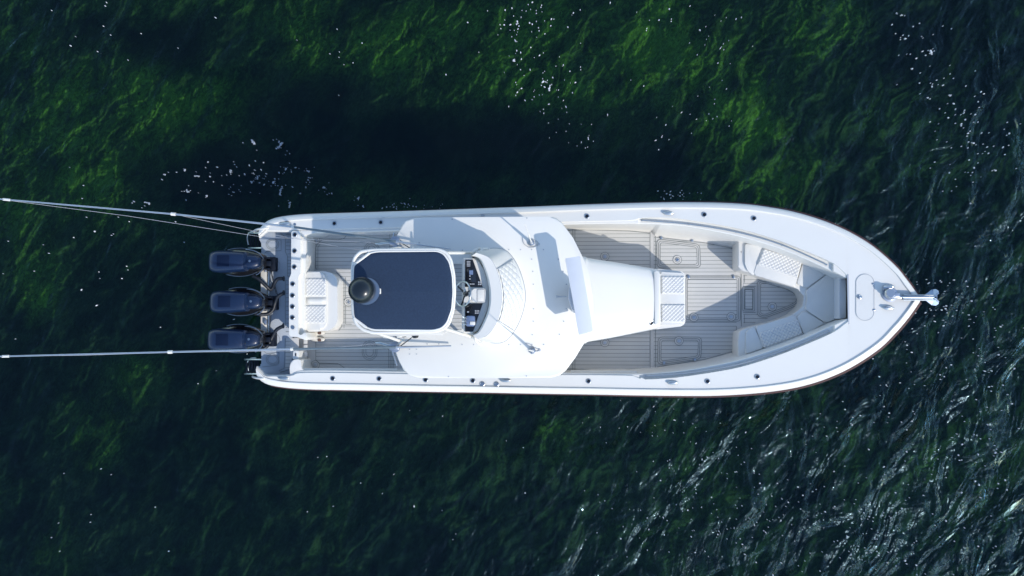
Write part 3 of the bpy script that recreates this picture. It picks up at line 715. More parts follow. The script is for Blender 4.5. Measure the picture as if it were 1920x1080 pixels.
# ------------------------------------------------------------------ bow deck fittings
bm = bmesh.new()
st_ = [(1622+17*math.cos(t), (531 if math.sin(t) < 0 else 584)+17*math.sin(t)) for t in np.linspace(0, 2*math.pi, 41)[:-1]]
ZB = SZ(1622)+.022; slid = lambda d: [P(x, y, SZ(x)+.022+d) for x, y in st_]
b2 = bmesh.new(); prism_bm(b2, slid(.006), .02); AH = mk('anchor_locker_lid', b2, M['nonskid'], boat, 30)
ribbon_bm(bm, slid(.009), .006, True); mk('lid_seam', bm, M['smoke'], AH, 0)
lathe('latch', P(1612, 557, ZB+.006), [(.036, 0), (.036, .01), (.028, .014), (.02, .006), (.008, .010)], M['steel'], AH)
for p in ((1637, 532), (1638.5, 581)): box('hinge', P(*p, ZB+.012), (.05, .035, .02), M['steel'], AH, bevel=.008)
box('lid_vent', P(1633, 594, ZB+.006), (.035, .03, .01), M['greyp'], AH, bevel=.004)
box('bow_seam', P(1590.5, 561, SZ(1590)+.020), (.03, .86, .02), M['greyp'], boat, bevel=.005)
# windlass
zw_ = SZ(1665)+.022
wlh = lathe('windlass', P(1668, 552, zw_), [(.13, 0), (.13, .015), (.10, .02), (.09, .07), (.085, .08)], M['alu'], boat, 28)
lathe('capstan', P(1667, 550, zw_+.08), [(.075, 0), (.06, .02), (.06, .05), (.075, .06), (.07, .07), (.02, .07)], M['steel'], wlh, 28)
box('gearbox', P(1677, 554, zw_+.06), (.16, .09, .10), M['alu'], wlh, bevel=.02)
lathe('motor_can', P(1656, 540, zw_+.04), [(.035, 0), (.035, .14)], M['alu'], wlh, 18, axis=(1, 0, .0))
# anchor roller
rl = prism('bow_roller', [(1694, 553), (1752, 553.5), (1752, 562), (1694, 562)], zw_+.06, .04, M['steel'], boat, bevel=.004)
for y in (553, 556, 560, 562.5): tube('roller_rail', [P(1694, y, zw_+.09), P(1750, y+.5, zw_+.09)], .010, M['steel'], rl, 8)
box('roller_bracket', P(1684, 557, zw_+.05), (.16, .05, .05), M['steel'], rl, bevel=.012)
def anchor():
    bm = bmesh.new(); z = zw_+.12
    tube_bm(bm, [P(1692, 557.5, z+.02), P(1725, 557.5, z+.02), P(1749, 557.5, z-.03)], [.014, .016, .018], 8)
    for s in (1, -1):
        y0 = 557.5
        q = [P(1726, y0, z-.04), P(1735, y0-s*5, z-.07), P(1748, y0-s*15, z-.13), P(1750, y0-s*9, z-.10), P(1750, y0, z-.05)]
        vs = [bm.verts.new(p) for p in q]; lo = [bm.verts.new(p-Vector((0, 0, .018))) for p in q]; bm.faces.new(vs); bm.faces.new(lo[::-1])
        for k in range(5): bm.faces.new((vs[k], vs[(k+1) % 5], lo[(k+1) % 5], lo[k]))
        q = [P(1749.5, y0-s*15, z-.13), P(1755, y0-s*15.5, z-.16), P(1760, y0-s*12, z-.16), P(1760, y0-s*9, z-.15), P(1756, y0-s*2, z-.10), P(1750, y0, z-.06)]
        vs = [bm.verts.new(p) for p in q]; lo = [bm.verts.new(p-Vector((0, 0, .018))) for p in q]; bm.faces.new(vs); bm.faces.new(lo[::-1])
        for k in range(6): bm.faces.new((vs[k], vs[(k+1) % 6], lo[(k+1) % 6], lo[k]))
        tube_bm(bm, [P(1750, y0, z-.02), P(1760, y0-s*8, z-.06)], .010, 6)
    tube_bm(bm, [P(1756.5, 550, z-.06), P(1756.5, 565, z-.06)], .008, 6)
    o = mk('anchor', bm, M['anchor'], None, 40)
    tag(o, 'polished steel anchor with two flukes stowed over the bow roller', 'anchor')
anchor()

# cleats, rod holders, caps
def cleat_at(px, py, z, L_=.19, rz=0, first=[None]):
    pos = P(px, py, z)
    if first[0] is None:
        bm = bmesh.new(); rg = []
        for t in np.linspace(-1, 1, 13):
            s = math.sqrt(max(.02, 1-t*t)); rg.append([v for v in sup_ring(pos.x+t*L_/2, pos.y, pos.z+.022, .034*s, .018*s, 2, 12)])
        loft_bm(bm, rg); o = mk('cleat', bm, M['steel'], boat, 60, origin=pos)
        bm = bmesh.new()
        tube_bm(bm, [pos+Vector((-.09, 0, .03)), pos+Vector((-.05, 0, .05)), pos+Vector((.05, 0, .05)), pos+Vector((.09, 0, .03))], .012, 8); mk('cleat_horn', bm, M['steel'], o, 60)
        first[0] = o; o.rotation_euler.z = rz; return
    copy_part(first[0], pos, rz)
for px, py, a in ((1253, 400, -2), (535, 420, 4), (532, 709, -3), (948, 713, 0), (1261, 717.5, 2), (1665, 577.5, 0), (1666, 537.5, 0)):
    cleat_at(px, py, SZ(px)+.024, rz=R(a))
def holder_at(px, py, z, first=[None]):
    pos = P(px, py, z)
    if first[0] is None:
        bm = bmesh.new(); lathe_bm(bm, pos, [(.046, 0), (.046, .007), (.040, .012), (.031, .011), (.028, .002)], 22); o = mk('rod_holder', bm, M['steel'], boat, 50, origin=pos)
        bm = bmesh.new(); lathe_bm(bm, pos+Vector((0, 0, .003)), [(.029, 0), (.029, .0075), (.012, .0078)], 18); mk('rod_holder_liner', bm, M['black'], o, 30)
        first[0] = o; return
    copy_part(first[0], pos)
for px, py in ((627, 419), (714, 417), (1100.5, 405.5), (1320.5, 402.5), (1413.5, 409.5), (624, 709.5), (711, 710), (798, 712), (886.5, 713.5), (1103.5, 714.5), (1326.5, 715), (1420, 706.5)):
    holder_at(px, py, SZ(px)+.028)
for px, py in ((553, 440), (552.5, 470.5), (552, 500.5), (549, 532.5), (548.5, 554), (548.5, 575), (548.5, 595.5)): holder_at(px, py, 1.242)
lathe('transom_cap', P(549, 614, 1.242), [(.035, 0), (.035, .01), (.0, .012)], M['steel'], boat)
for px, py in ((904.5, 720), (931, 720.5)): lathe('fuel_cap', P(px, py, SZ(px)+.028), [(.045, 0), (.045, .008), (.036, .012), (.034, .007), (.004, .008)], M['steel'], boat, 24)
box('pop_up_light', P(905, 404, SZ(905)+.03), (.07, .03, .02), M['greyp'], boat, bevel=.004)
lathe('bow_cap', P(553, 421, 1.19), [(.025, 0), (.025, .012), (.01, .014)], M['steel'], boat)

# bow grab rails
for side, pts in ((1, [(1204, 413), (1292, 420.5), (1381, 435), (1467, 459.5), (1550, 496)]), (-1, [(1211, 705), (1297, 698.5), (1387, 682.5), (1474, 655.5), (1555, 621)])):
    w3 = [P(x, y, SZ(x)-.012) for x, y in pts]
    rail = tube('bow_rail', spline([tuple(v) for v in w3], 8), .012, M['steel'], boat, 8)
    for v in w3: tube('rail_post', [v+Vector((0, 0, -.05)), v], .014, M['steel'], rail, 8)
# stern grab handles and swim ladders
tube('stern_handle', spline([tuple(P(x, y, z)) for x, y, z in ((503, 428, 1.17), (495, 428.5, 1.2), (482, 430.5, 1.12), (476, 434, .9))], 4), .022, M['gel'], boat)
tube('stern_handle', spline([tuple(P(x, y, z)) for x, y, z in ((498, 710.5, 1.17), (490, 710, 1.2), (478, 708, 1.1), (474, 706, .9))], 4), .020, M['gel'], boat)
for yy0, yy1, xa in ((437, 465, 466), (674, 701, 459)):
    ld = tube('swim_ladder', [P(492, yy0, .62), P(xa+3, yy0, .45), P(xa, yy0, .30)], .018, M['steel'], boat)
    tube('ladder_rail', [P(492, yy1, .62), P(xa+3, yy1, .45), P(xa, yy1, .30)], .018, M['steel'], ld)
    for k in range(5):
        x = xa+4+k*5.2; bmx = bmesh.new()
        A, B = P(x, yy0, .36+.05*k), P(x, yy1, .36+.05*k); box_bm(bmx, (A+B)/2, (.035, abs(A.y-B.y), .02), 0, .005); mk('tread', bmx, M['blackm'], ld)
    tube('ladder_hoop', spline([tuple(P(*q)) for q in ((480, yy0-3, .5), (468, yy0-1, .42), (464, yy0+8, .34), (466, yy1-6, .3))], 5), .012, M['steel'], ld)

# ------------------------------------------------------------------ outboard motors
def motor(cx, cy):
    """cx, cy: middle of the cowl seen in the photo"""
    c = P(cx, cy, 1.45); x0, y0 = c.x, c.y
    bm = bmesh.new(); rg = []
    for t, hw, hh, dz in ((-.355, .02, .02, -.02), (-.35, .10, .08, -.02), (-.33, .155, .125, -.01), (-.28, .185, .165, 0), (-.18, .20, .19, .0), (0, .197, .195, .0), (.15, .185, .185, -.0), (.27, .172, .175, -.005), (.31, .165, .165, -.01), (.33, .12, .12, -.03), (.332, .02, .02, -.04)):
        rg.append(sup_ring(x0+t, y0, 1.40+dz, hw, hh, 3.2, 32))
    loft_bm(bm, rg); cowl = mk('outboard_motor', bm, M['cowl'], boat, 35)
    bm = bmesh.new(); rg = []
    for t, hw, hh in ((.28, .02, .02), (.285, .13, .12), (.40, .125, .12), (.49, .11, .10), (.53, .08, .07), (.535, .01, .01)): rg.append(sup_ring(x0+t, y0, 1.33, hw, hh, 3.4, 28))
    loft_bm(bm, rg); mk('front_cowl', bm, M['cowl'], cowl, 35)
    box('cowl_panel', Vector((x0-.04, y0, 1.592)), (.22, .20, .012), M['cowlp'], cowl, bevel=.005)
    lathe('cowl_badge', Vector((x0+.39, y0+.01, 1.445)), [(.022, 0), (.022, .01), (.004, .012)], M['steel'], cowl)
    bm = bmesh.new(); rg = []
    for t, hw, hh in ((-.37, .02, .02), (-.35, .13, .07), (-.22, .225, .15), (0, .26, .19), (.2, .245, .19), (.42, .185, .16), (.54, .13, .12), (.56, .03, .03)): rg.append(sup_ring(x0+t, y0+.02, 1.05, hw, hh, 2.3, 28))
    loft_bm(bm, rg); mk('lower_cowl', bm, M['black'], cowl, 40)
    ring = [Vector((x0+.06+.42*math.cos(a)*(1 if math.cos(a) < 0 else 1.08), y0+.02+.262*math.copysign(abs(math.sin(a))**.85, math.sin(a)), 1.09)) for a in np.linspace(0, 2*math.pi, 49)[:-1]]
    a_ = [ring[k] for k in list(range(26, 46))]; tube('trim_strip', a_, .008, M['steel'], cowl, 6)
    a_ = [ring[k] for k in list(range(3, 20))]; tube('trim_strip', a_, .005, M['steel'], cowl, 6)
    fr = spline([tuple(Vector((x0+a, y0+b, 1.20))) for a, b in ((.22, .245), (.36, .225), (.48, .165), (.545, .085), (.55, .065), (.525, .05), (.52, -.06), (.55, -.08), (.54, -.12), (.47, -.20), (.42, -.225))], 4)
    tube('front_trim', fr, .010, M['steel'], cowl, 6)
    bm = bmesh.new(); box_bm(bm, Vector((x0+.05, y0, .55)), (.34, .16, .9), 0, .06); rg = []
    box_bm(bm, Vector((x0+.02, y0, .05)), (.5, .30, .03), 0, .01)
    for t in (-.3, -.2, 0, .2, .3): s = math.sqrt(1-(t/.32)**2); rg.append(sup_ring(x0+.02+t, y0, -.28, .07*s, .07*s, 2, 16))
    loft_bm(bm, rg); box_bm(bm, Vector((x0+.03, y0, -.1)), (.2, .05, .4), 0, .02); mk('midsection', bm, M['blackm'], cowl)
    bm = bmesh.new(); lathe_bm(bm, Vector((x0-.30, y0, -.28)), [(.05, 0), (.04, -.12)], 12, (1, 0, 0))
    for k in range(3):
        a = k*2.094; ctr = Vector((x0-.32, y0+.11*math.cos(a), -.28+.11*math.sin(a))); box_bm(bm, ctr, (.03, .12, .09), 0, .01)
    mk('propeller', bm, M['steel'], cowl)
    bm = bmesh.new(); box_bm(bm, Vector((x0+.60, y0, .70)), (.16, .26, .5), 0, .02); box_bm(bm, Vector((x0+.57, y0, 1.0)), (.14, .10, .10), 0, .02); box_bm(bm, Vector((x0+.57, y0+.1, .98)), (.10, .03, .16), 0, .01); box_bm(bm, Vector((x0+.57, y0-.1, .98)), (.10, .03, .16), 0, .01)
    mk('transom_bracket', bm, M['blackm'], cowl)
    return cowl
m1, m2, m3 = motor(428, 490.5), motor(430, 566), motor(426, 637)
for mm, l in ((m1, 'dark blue outboard motor on the port side'), (m2, 'dark blue outboard motor in the middle'), (m3, 'dark blue outboard motor on the starboard side')): mm['label'] = l
# engine well strip, hoses and cables
prism('engine_well_lip', rounded([(489, 480), (500, 480), (500, 650), (489, 650)], 2), .84, .1, M['gel'], boat, bevel=.01)
tube('jack_plate_bar', [P(504, 480, .84), P(504, 625, .84)], .018, M['steel'], boat)
for pts in (((474, 517, 1.05), (486, 524, 1.04), (500, 537, .98), (507, 543, .92), (512, 538, .93), (515, 530, .98), (521, 523, 1.0), (533, 522.5, 1.0)),
            ((478, 588, 1.05), (490, 590, 1.02), (503, 588, .95), (512, 580, .93), (516, 567, .95), (521, 556, 1.0), (533, 549, 1.0)),
            ((476, 655, 1.0), (494, 653, .98), (503, 646, .95), (511, 631, .96), (519, 618, 1.0), (532, 611, 1.0))):
    h = tube('rigging_hose', spline([tuple(P(*q)) for q in pts], 6), .034, M['hose'], boat, 10)
    e = P(*pts[-1]); lathe('hose_flange', e, [(.048, 0), (.048, .02), (.03, .025)], M['black'], h, 18, axis=(-1, 0, 0))
tube('cable', spline([tuple(P(x, y, .90)) for x, y in ((495, 483), (502, 486), (507, 495), (509, 510), (514, 530), (520, 553), (516, 556))], 5), .006, M['black'], boat, 6)
tube('cable', spline([tuple(P(x, y, .88)) for x, y in ((493, 496), (502, 497), (508, 505), (510, 520), (515, 540), (518, 552))], 5), .006, M['black'], boat, 6)
tube('cable', spline([tuple(P(x, y, .88)) for x, y in ((493, 637), (500, 636), (505, 625), (507, 600), (510, 575))], 5), .006, M['black'], boat, 6)
for y in (496, 565, 637): box('steering_cylinder', P(493, y, .92), (.20, .05, .05), M['black'], boat, bevel=.015)
for y in (505, 560, 604): box('well_fitting', P(498, y, .87), (.05, .10, .05), M['alu'], boat, bevel=.01)

# ------------------------------------------------------------------ hardtop
HT = 2.84
htp = [(741, 456), (745, 440), (751, 424), (760, 413), (776, 408.5), (800, 408), (900, 407), (1030, 406), (1042, 408), (1054, 417), (1074, 445), (1094, 485), (1106, 520), (1113, 556), (1112, 590), (1107, 615), (1096, 643),
       (1078, 672), (1061, 695), (1050, 703.5), (1034, 708.5), (900, 709), (785, 709), (768, 705), (756, 694), (748, 676), (737, 652), (736, 623), (870, 623), (870, 491), (738, 491)]
hard = prism('hardtop', htp, HT, .09, M['gel'], boat, bevel=.035, seg=4, label='large white hardtop over the helm')
tube('hardtop_edge_pipe', [P(x, y, HT-.10) for x, y in ((739, 436), (736, 450))], .015, M['alu'], hard)
tube('hardtop_edge_pipe', [P(x, y, HT-.10) for x, y in ((735, 655), (745, 686))], .015, M['alu'], hard)
BOLT = None
for px, py in ((954, 468), (976, 468), (997, 468), (1019, 468), (997, 486), (999, 509), (1000, 533), (1000.5, 579), (1000, 602.5), (998, 627.5), (1047, 486), (1056, 509), (1062, 533), (1062, 579), (1057, 602.5), (1049, 627),
               (954, 646), (976, 646), (997.5, 646), (1019.5, 646), (866.5, 646), (888, 646), (801, 645), (823, 645), (758, 645), (786, 455), (867, 469), (848, 411), (988, 409), (841, 706), (987, 705)):
    p = P(px, py, HT)
    if BOLT is None: BOLT = lathe('bolt', p, [(.011, 0), (.011, .005), (.004, .007)], M['greyp'], hard, 10); ORG[BOLT.name] = p
    else: copy_part(BOLT, p, parent=hard)
# small square plate outline aft on the hardtop
for px, py in ((768, 655), (781, 655), (768, 664), (781, 664)): box('plate_corner', P(px, py, HT+.003), (.02, .014, .006), M['greyp'], hard, bevel=.001)

fl = prism('tower_floor', rounded([(716, 484), (838, 484), (838, 624), (742, 626), (735, 638), (722, 638), (716, 630)], 5), HT+.02, .06, M['foam_plain'], hard, bevel=.01)
us_ = prism('upper_seat', rounded([(765, 515), (815, 515), (815, 600), (765, 600)], 5), HT+.55, .53, M['gel'], boat, bevel=.04, zbot=HT+.02)
prism('seat_cushion', rounded([(768, 518), (815, 518), (815, 597), (768, 597)], 5), HT+.63, .08, M['vinyl'], us_, bevel=.03)
# upper station: console, displays, fairing
DZ = 3.76
ust = prism('upper_station', [(869, 484), (888, 484), (899, 491), (908, 506), (915, 530), (918, 553), (915, 578), (906, 602), (896, 620), (886, 624), (869, 624)], DZ, .6, M['gel'], boat, bevel=.012, zbot=HT-.01)
dp = prism('dash_panel', [(872, 487), (886.5, 487), (905, 538), (872, 538)], DZ+.018, .02, M['black'], ust, bevel=.002)
ds = prism('dash_panel', [(872, 569), (905, 569), (887, 622), (872, 622)], DZ+.018, .02, M['black'], ust, bevel=.002)
sc_ = prism('display', [(875, 504), (892, 504), (892, 529), (875, 529)], DZ+.028, .01, M['screen'], dp, bevel=.002)
prism('display_image', [(880, 507), (887, 507), (887, 515), (880, 515)], DZ+.031, .002, M['blueplastic'], sc_)
for x, y, s in ((881, 517.5, .02), (881, 523, .022)): box('display_readout', P(x, y, DZ+.030), (s, s*.7, .003), M['greyp'], sc_, bevel=.0005)
def cluster(x0, y0, x1, y1, par, nx, ny, m='greyp'):
    bm = bmesh.new()
    for i in range(nx):
        for j in range(ny):
            c = P(x0+(x1-x0)*(i+.5)/nx, y0+(y1-y0)*(j+.5)/ny, DZ+.024); box_bm(bm, c, (abs(x1-x0)/nx/113*.6, abs(y1-y0)/ny/113*.6, .012), 0, .001)
    return mk('switch_panel', bm, M[m], par)
cluster(875, 489, 882, 500, dp, 3, 4); cluster(896, 527, 903, 535, dp, 2, 2); cluster(877, 531, 890, 534, dp, 4, 1); cluster(890, 581, 899, 589, ds, 3, 2); cluster(875, 583, 880, 587, ds, 1, 1)
box('dash_knob', P(888, 482.5, DZ+.03), (.035, .03, .05), M['black'], ust, bevel=.008)
# throttle binnacle
th = box('throttle_control', P(882, 602, DZ+.06), (.14, .16, .09), M['blueplastic'], ds, bevel=.03)
for dy in (-.045, .0, .045): tube('throttle_lever', [P(879, 602, DZ+.09)+Vector((-.02, dy, 0)), P(879, 602, DZ+.17)+Vector((-.08, dy*1.1, 0)), P(879, 602, DZ+.17)+Vector((-.09, dy*1.4, 0))], [.008, .009, .014], M['steel'], ds, 8)
box('throttle_cap', P(886, 606, DZ+.11), (.08, .05, .02), M['gel'], ds, bevel=.008)
# centre pod
pod = prism('centre_pod', rounded([(889, 541), (910, 541), (912, 555), (910, 567), (889, 567), (884, 563), (884, 546)], 2), DZ+.06, .08, M['gel'], ust, bevel=.015)
prism('pod_lid', rounded([(895, 543), (908, 543), (908, 565), (895, 565)], 1.5), DZ+.068, .01, M['gel'], pod, bevel=.004)
bm = bmesh.new(); ribbon_bm(bm, W(rounded([(894.5, 542.5), (908.5, 542.5), (908.5, 565.5), (894.5, 565.5)], 1.5), DZ+.064), .006, True); mk('pod_seam', bm, M['smoke'], pod, 0)
# steering wheel, tilted towards the helmsman
def wheel():
    c = P(868, 551, DZ+.02); ax = Vector((-.72, 0, .69)).normalized(); q = ax.to_track_quat('Z', 'Y'); r = .185
    bm = bmesh.new(); tube_bm(bm, [c+q @ Vector((r*math.cos(a), r*math.sin(a), 0)) for a in np.linspace(0, 2*math.pi, 41)[:-1]], .013, 10, True)
    wh = mk('steering_wheel', bm, M['steel'], boat, 60)
    hub = c-ax*.05; bm = bmesh.new()
    for k in range(3):
        a = math.pi/2+k*2.094+.3; tube_bm(bm, [hub, c+q @ Vector((r*.6*math.cos(a), r*.6*math.sin(a), -.02)), c+q @ Vector((r*math.cos(a), r*math.sin(a), 0))], [.02, .014, .012], 8)
    mk('spoke', bm, M['black'], wh)
    lathe('hub', hub, [(.045, -.02), (.045, .01), (.03, .025), (.004, .028)], M['black'], wh, 20, axis=tuple(ax))
    tube('column', [hub, P(886, 552, DZ-.05)], .03, M['black'], wh)
wheel()
# fairing round the upper helm: raised ring, then a quilted pad sloping forward
arcI = spline([(884, 480), (897, 484), (906, 500), (914, 525), (917.5, 553), (915, 580), (906, 604), (896, 622), (886, 628)], 6)
arcM = spline([(893, 474), (915, 482), (927, 497), (936, 523), (940.5, 553), (938, 582), (929, 608), (914, 628), (895, 636)], 6)
arcO = spline([(902, 467), (938, 466), (957, 477), (975, 508), (985.5, 553), (977, 596), (958, 630), (938, 643), (904, 641)], 6)
def fairing():
    bm = bmesh.new(); prev = None
    for a, b, c in zip(arcI, arcM, arcO):
        pts = [P(a.x, a.y, HT-.02), P(a.x, a.y, 3.88), P(a.x*.85+b.x*.15, a.y*.85+b.y*.15, 3.91), P(b.x, b.y, 3.92), P(b.x*.93+c.x*.07, b.y*.93+c.y*.07, 3.88),
               P(b.x*.5+c.x*.5, b.y*.5+c.y*.5, 3.59), P(b.x*.08+c.x*.92, b.y*.08+c.y*.92, 3.27), P(c.x, c.y, 3.23), P(c.x, c.y, 3.19), P(c.x+.4, c.y, HT-.02)]
        vs = [bm.verts.new(p) for p in pts]
        if prev:
            for k in range(len(vs)-1): bm.faces.new((prev[k], prev[k+1], vs[k+1], vs[k]))
        else: bm.faces.new(vs)
        prev = vs
    bm.faces.new(prev[::-1])
    f = mk('upper_fairing', bm, M['gel'], boat, 35)
    # quilted sun pad on the slope
    bm = bmesh.new(); n = 44; mI, mO = arcM, arcO; rows = []
    i0, i1 = 14, 34; m_ = 110
    L1 = 0
    for j in range(m_+1):
        t = i0+(i1-i0)*j/m_; k = int(t); fr = t-k; k2 = min(k+1, len(mI)-1)
        b = mI[k]*(1-fr)+mI[k2]*fr; c = mO[k]*(1-fr)+mO[k2]*fr; row = []
        for i in range(n+1):
            u = .08+.82*i/n; z = float(np.interp(u, [0, .07, .5, .92], [3.92, 3.88, 3.59, 3.27]))+.012
            A = i/n*.42; B = j/m_*.72; q = abs(math.sin((A+B)/.075*math.pi/1.414))**.7*abs(math.sin((A-B)/.075*math.pi/1.414))**.7
            e = min(1, min(A, .42-A, B, .72-B)/.02)**.5
            row.append(bm.verts.new(P(b.x*(1-u)+c.x*u, b.y*(1-u)+c.y*u, z+(.026*q+.022)*e-.004)))
        rows.append(row)
    for j in range(m_):
        for i in range(n):
            fc = bm.faces.new((rows[j][i], rows[j][i+1], rows[j+1][i+1], rows[j+1][i])); A, B = (i+.5)/n*.42, (j+.5)/m_*.72
            if abs(math.sin((A-B)/.075*math.pi/1.414)) < .24 or abs(math.sin((A+B)/.075*math.pi/1.414)) < .07: fc.material_index = 1
    qp = mk('quilted_pad', bm, M['vinyl'], f, 180); qp.data.materials.append(M['stitch'])
    tube('pad_piping', [P(p.x, p.y, 3.915) for p in arcM[4:-4]], .005, M['smoke'], f, 6)
    tube('pad_piping', [P(p.x, p.y, 3.235) for p in arcO[3:-3]], .005, M['smoke'], f, 6)
    for k in (14, 34):
        a, b = arcM[k], arcO[k]; tube('pad_piping', [P(a.x+(b.x-a.x)*u, a.y+(b.y-a.y)*u, z) for u, z in ((.04, 3.91), (.25, 3.77), (.5, 3.61), (.75, 3.43), (.95, 3.27))], .006, M['smoke'], f, 6)
    for pts in (((885, 480, 3.3), (889, 472, 3.42), (895, 467, 3.40), (903, 467, 3.3)), ((900, 480, 3.3), (901, 472, 3.45), (906, 467, 3.42), (915, 467, 3.35)),
                ((889, 628, 3.3), (893, 640, 3.30), (902, 646, 3.0)), ((905, 628, 3.3), (904, 638, 3.35), (912, 643, 3.1), (940, 643, 3.1))):
        tube('grab_handle', spline([tuple(P(*q)) for q in pts], 5), .022, M['gel'], f)
    return f
fairing()

# open array radar
rd = prism('radar', rounded([(1068, 532), (1084, 528), (1094, 560), (1092, 585), (1076, 588), (1066, 560)], 7), HT+.32, .3, M['radar'], boat, bevel=.05, zbot=HT-.005)
prism('radar_bar', rounded([(1060, 484.5), (1087.5, 480), (1113, 621.5), (1086, 628)], 2.5), HT+.50, .13, M['radar'], rd, bevel=.035, seg=4)
tube('horn', [P(1043, 556, HT+.04), P(1052, 556, HT+.04), P(1062, 556, HT+.04)], [.022, .012, .008], M['greyp'], boat)
# whip antennas
for bx, by, coil in ((997, 456, 1), (999, 658, -1)):
    b = P(bx, by, HT)
    an = box('whip_antenna', b+Vector((0, 0, .025)), (.085, .085, .05), M['steel'], boat, rz=.2, bevel=.012)
    lean = Vector((-.02, -.0 if coil > 0 else .03, 1)).normalized()
    tube('antenna_ferrule', [b+Vector((0, 0, .04)), b+lean*.30], [.026, .018], M['greyp'], an)
    tube('antenna_mast', [b+lean*.28, b+lean*1.2, b+lean*1.22, b+lean*2.3], [.011, .009, .006, .004], M['gel'], an, 8)
    cc = P(bx+5, by-1*coil, HT+.02)
    loop = [(bx-17, by-11), (bx-15, by), (bx-7, by+7), (bx-2, by+8), (bx+6, by+7), (bx+13, by+2), (bx+8, by-5), (bx-5, by-10)] if coil > 0 else [(bx-14, by-14), (bx-6, by-13), (bx+4, by-6), (bx+13, by-2), (bx+8, by+1), (bx+2, by-2)]
    tube('antenna_cable', spline([tuple(P(x, y, HT+.012)) for x, y in loop], 5), .005, M['greyp'], an, 6)
    lathe('cable_gland', P(bx+13, by+2 if coil > 0 else by-1.5, HT), [(.022, 0), (.020, .015), (.006, .02)], M['greyp'], an, 12)

# ------------------------------------------------------------------ upper sunshade
TZ = 4.85
rim = rounded([(661, 500), (665, 483), (676, 472), (700, 469), (822, 468), (836, 473), (845, 487), (850.5, 515), (852, 550), (849.5, 580), (842, 606), (832, 617), (815, 622), (700, 624), (680, 618), (667, 606), (662, 585)], 6, 3)
us = tube('sunshade', [P(x, y, TZ-.02) for x, y in rim], .024, M['gel'], boat, 10, True, label='navy blue upper sunshade in a white pipe frame')
can = rounded([(664, 497), (693, 474.5), (708, 471.5), (820, 470.5), (832, 476), (842, 491), (847.5, 520), (848.5, 550), (846, 580), (838, 605), (828, 615.5), (812, 619.5), (700, 618.5), (687, 614), (664, 596), (662.5, 550)], 6, 3)
def canopy():
    bm = bmesh.new(); cx, cy = 757, 546; rings = []
    for s, dz in ((1.0, -.03), (1.0, -.004), (.985, .004), (.9, .010), (.6, .018), (.3, .022), (.02, .024)):
        rings.append([bm.verts.new(P(cx+(x-cx)*s, cy+(y-cy)*s, TZ+.035+dz-.035*min(1, abs((y-cy)*s)/74))) for x, y in can])
    n = len(can)
    for A, B in zip(rings, rings[1:]):
        for k in range(n): bm.faces.new((A[k], A[(k+1) % n], B[(k+1) % n], B[k]))
    bm.faces.new(rings[-1]); bm.faces.new(rings[0][::-1])
    return mk('canvas', bm, M['navy'], us, 40)
canopy()
tube('canvas_lacing', [P(x, y, TZ+.0) for x, y in can], .013, M['gel'], us, 8, True)
for a, b in (((664, 497), (693, 474.5)), ((664, 596), (687, 614))): tube('corner_pipe', [P(*a, TZ), P(*b, TZ)], .02, M['gel'], us)
for (x, y), (x2, y2) in (((690, 474), (752, 464)), ((830, 474), (893, 474)), ((690, 618), (752, 640)), ((830, 615), (893, 634))):
    tube('sunshade_leg', [P(x, y, TZ-.04), P(x2, y2, HT)], .024, M['gel'], us)
prism('under_frame', rounded([(700, 622), (700, 626), (740, 630), (829, 628), (829, 621)], 1), TZ-.35, .04, M['gel'], us, bevel=.01)
# satellite dome
dm = lathe('satellite_dome', P(687, 546, TZ+.03), [(.09, 0), (.10, .10), (.155, .16), (.178, .24), (.170, .32), (.135, .39), (.08, .425), (.02, .435)], M['dome'], boat, 40)
box('dome_bracket', P(710, 546, TZ+.07), (.06, .075, .05), M['gel'], dm, bevel=.01)
lathe('dome_band', P(687, 546, TZ+.262), [(.179, 0), (.181, .006), (.179, .012)], M['steel'], dm, 40)

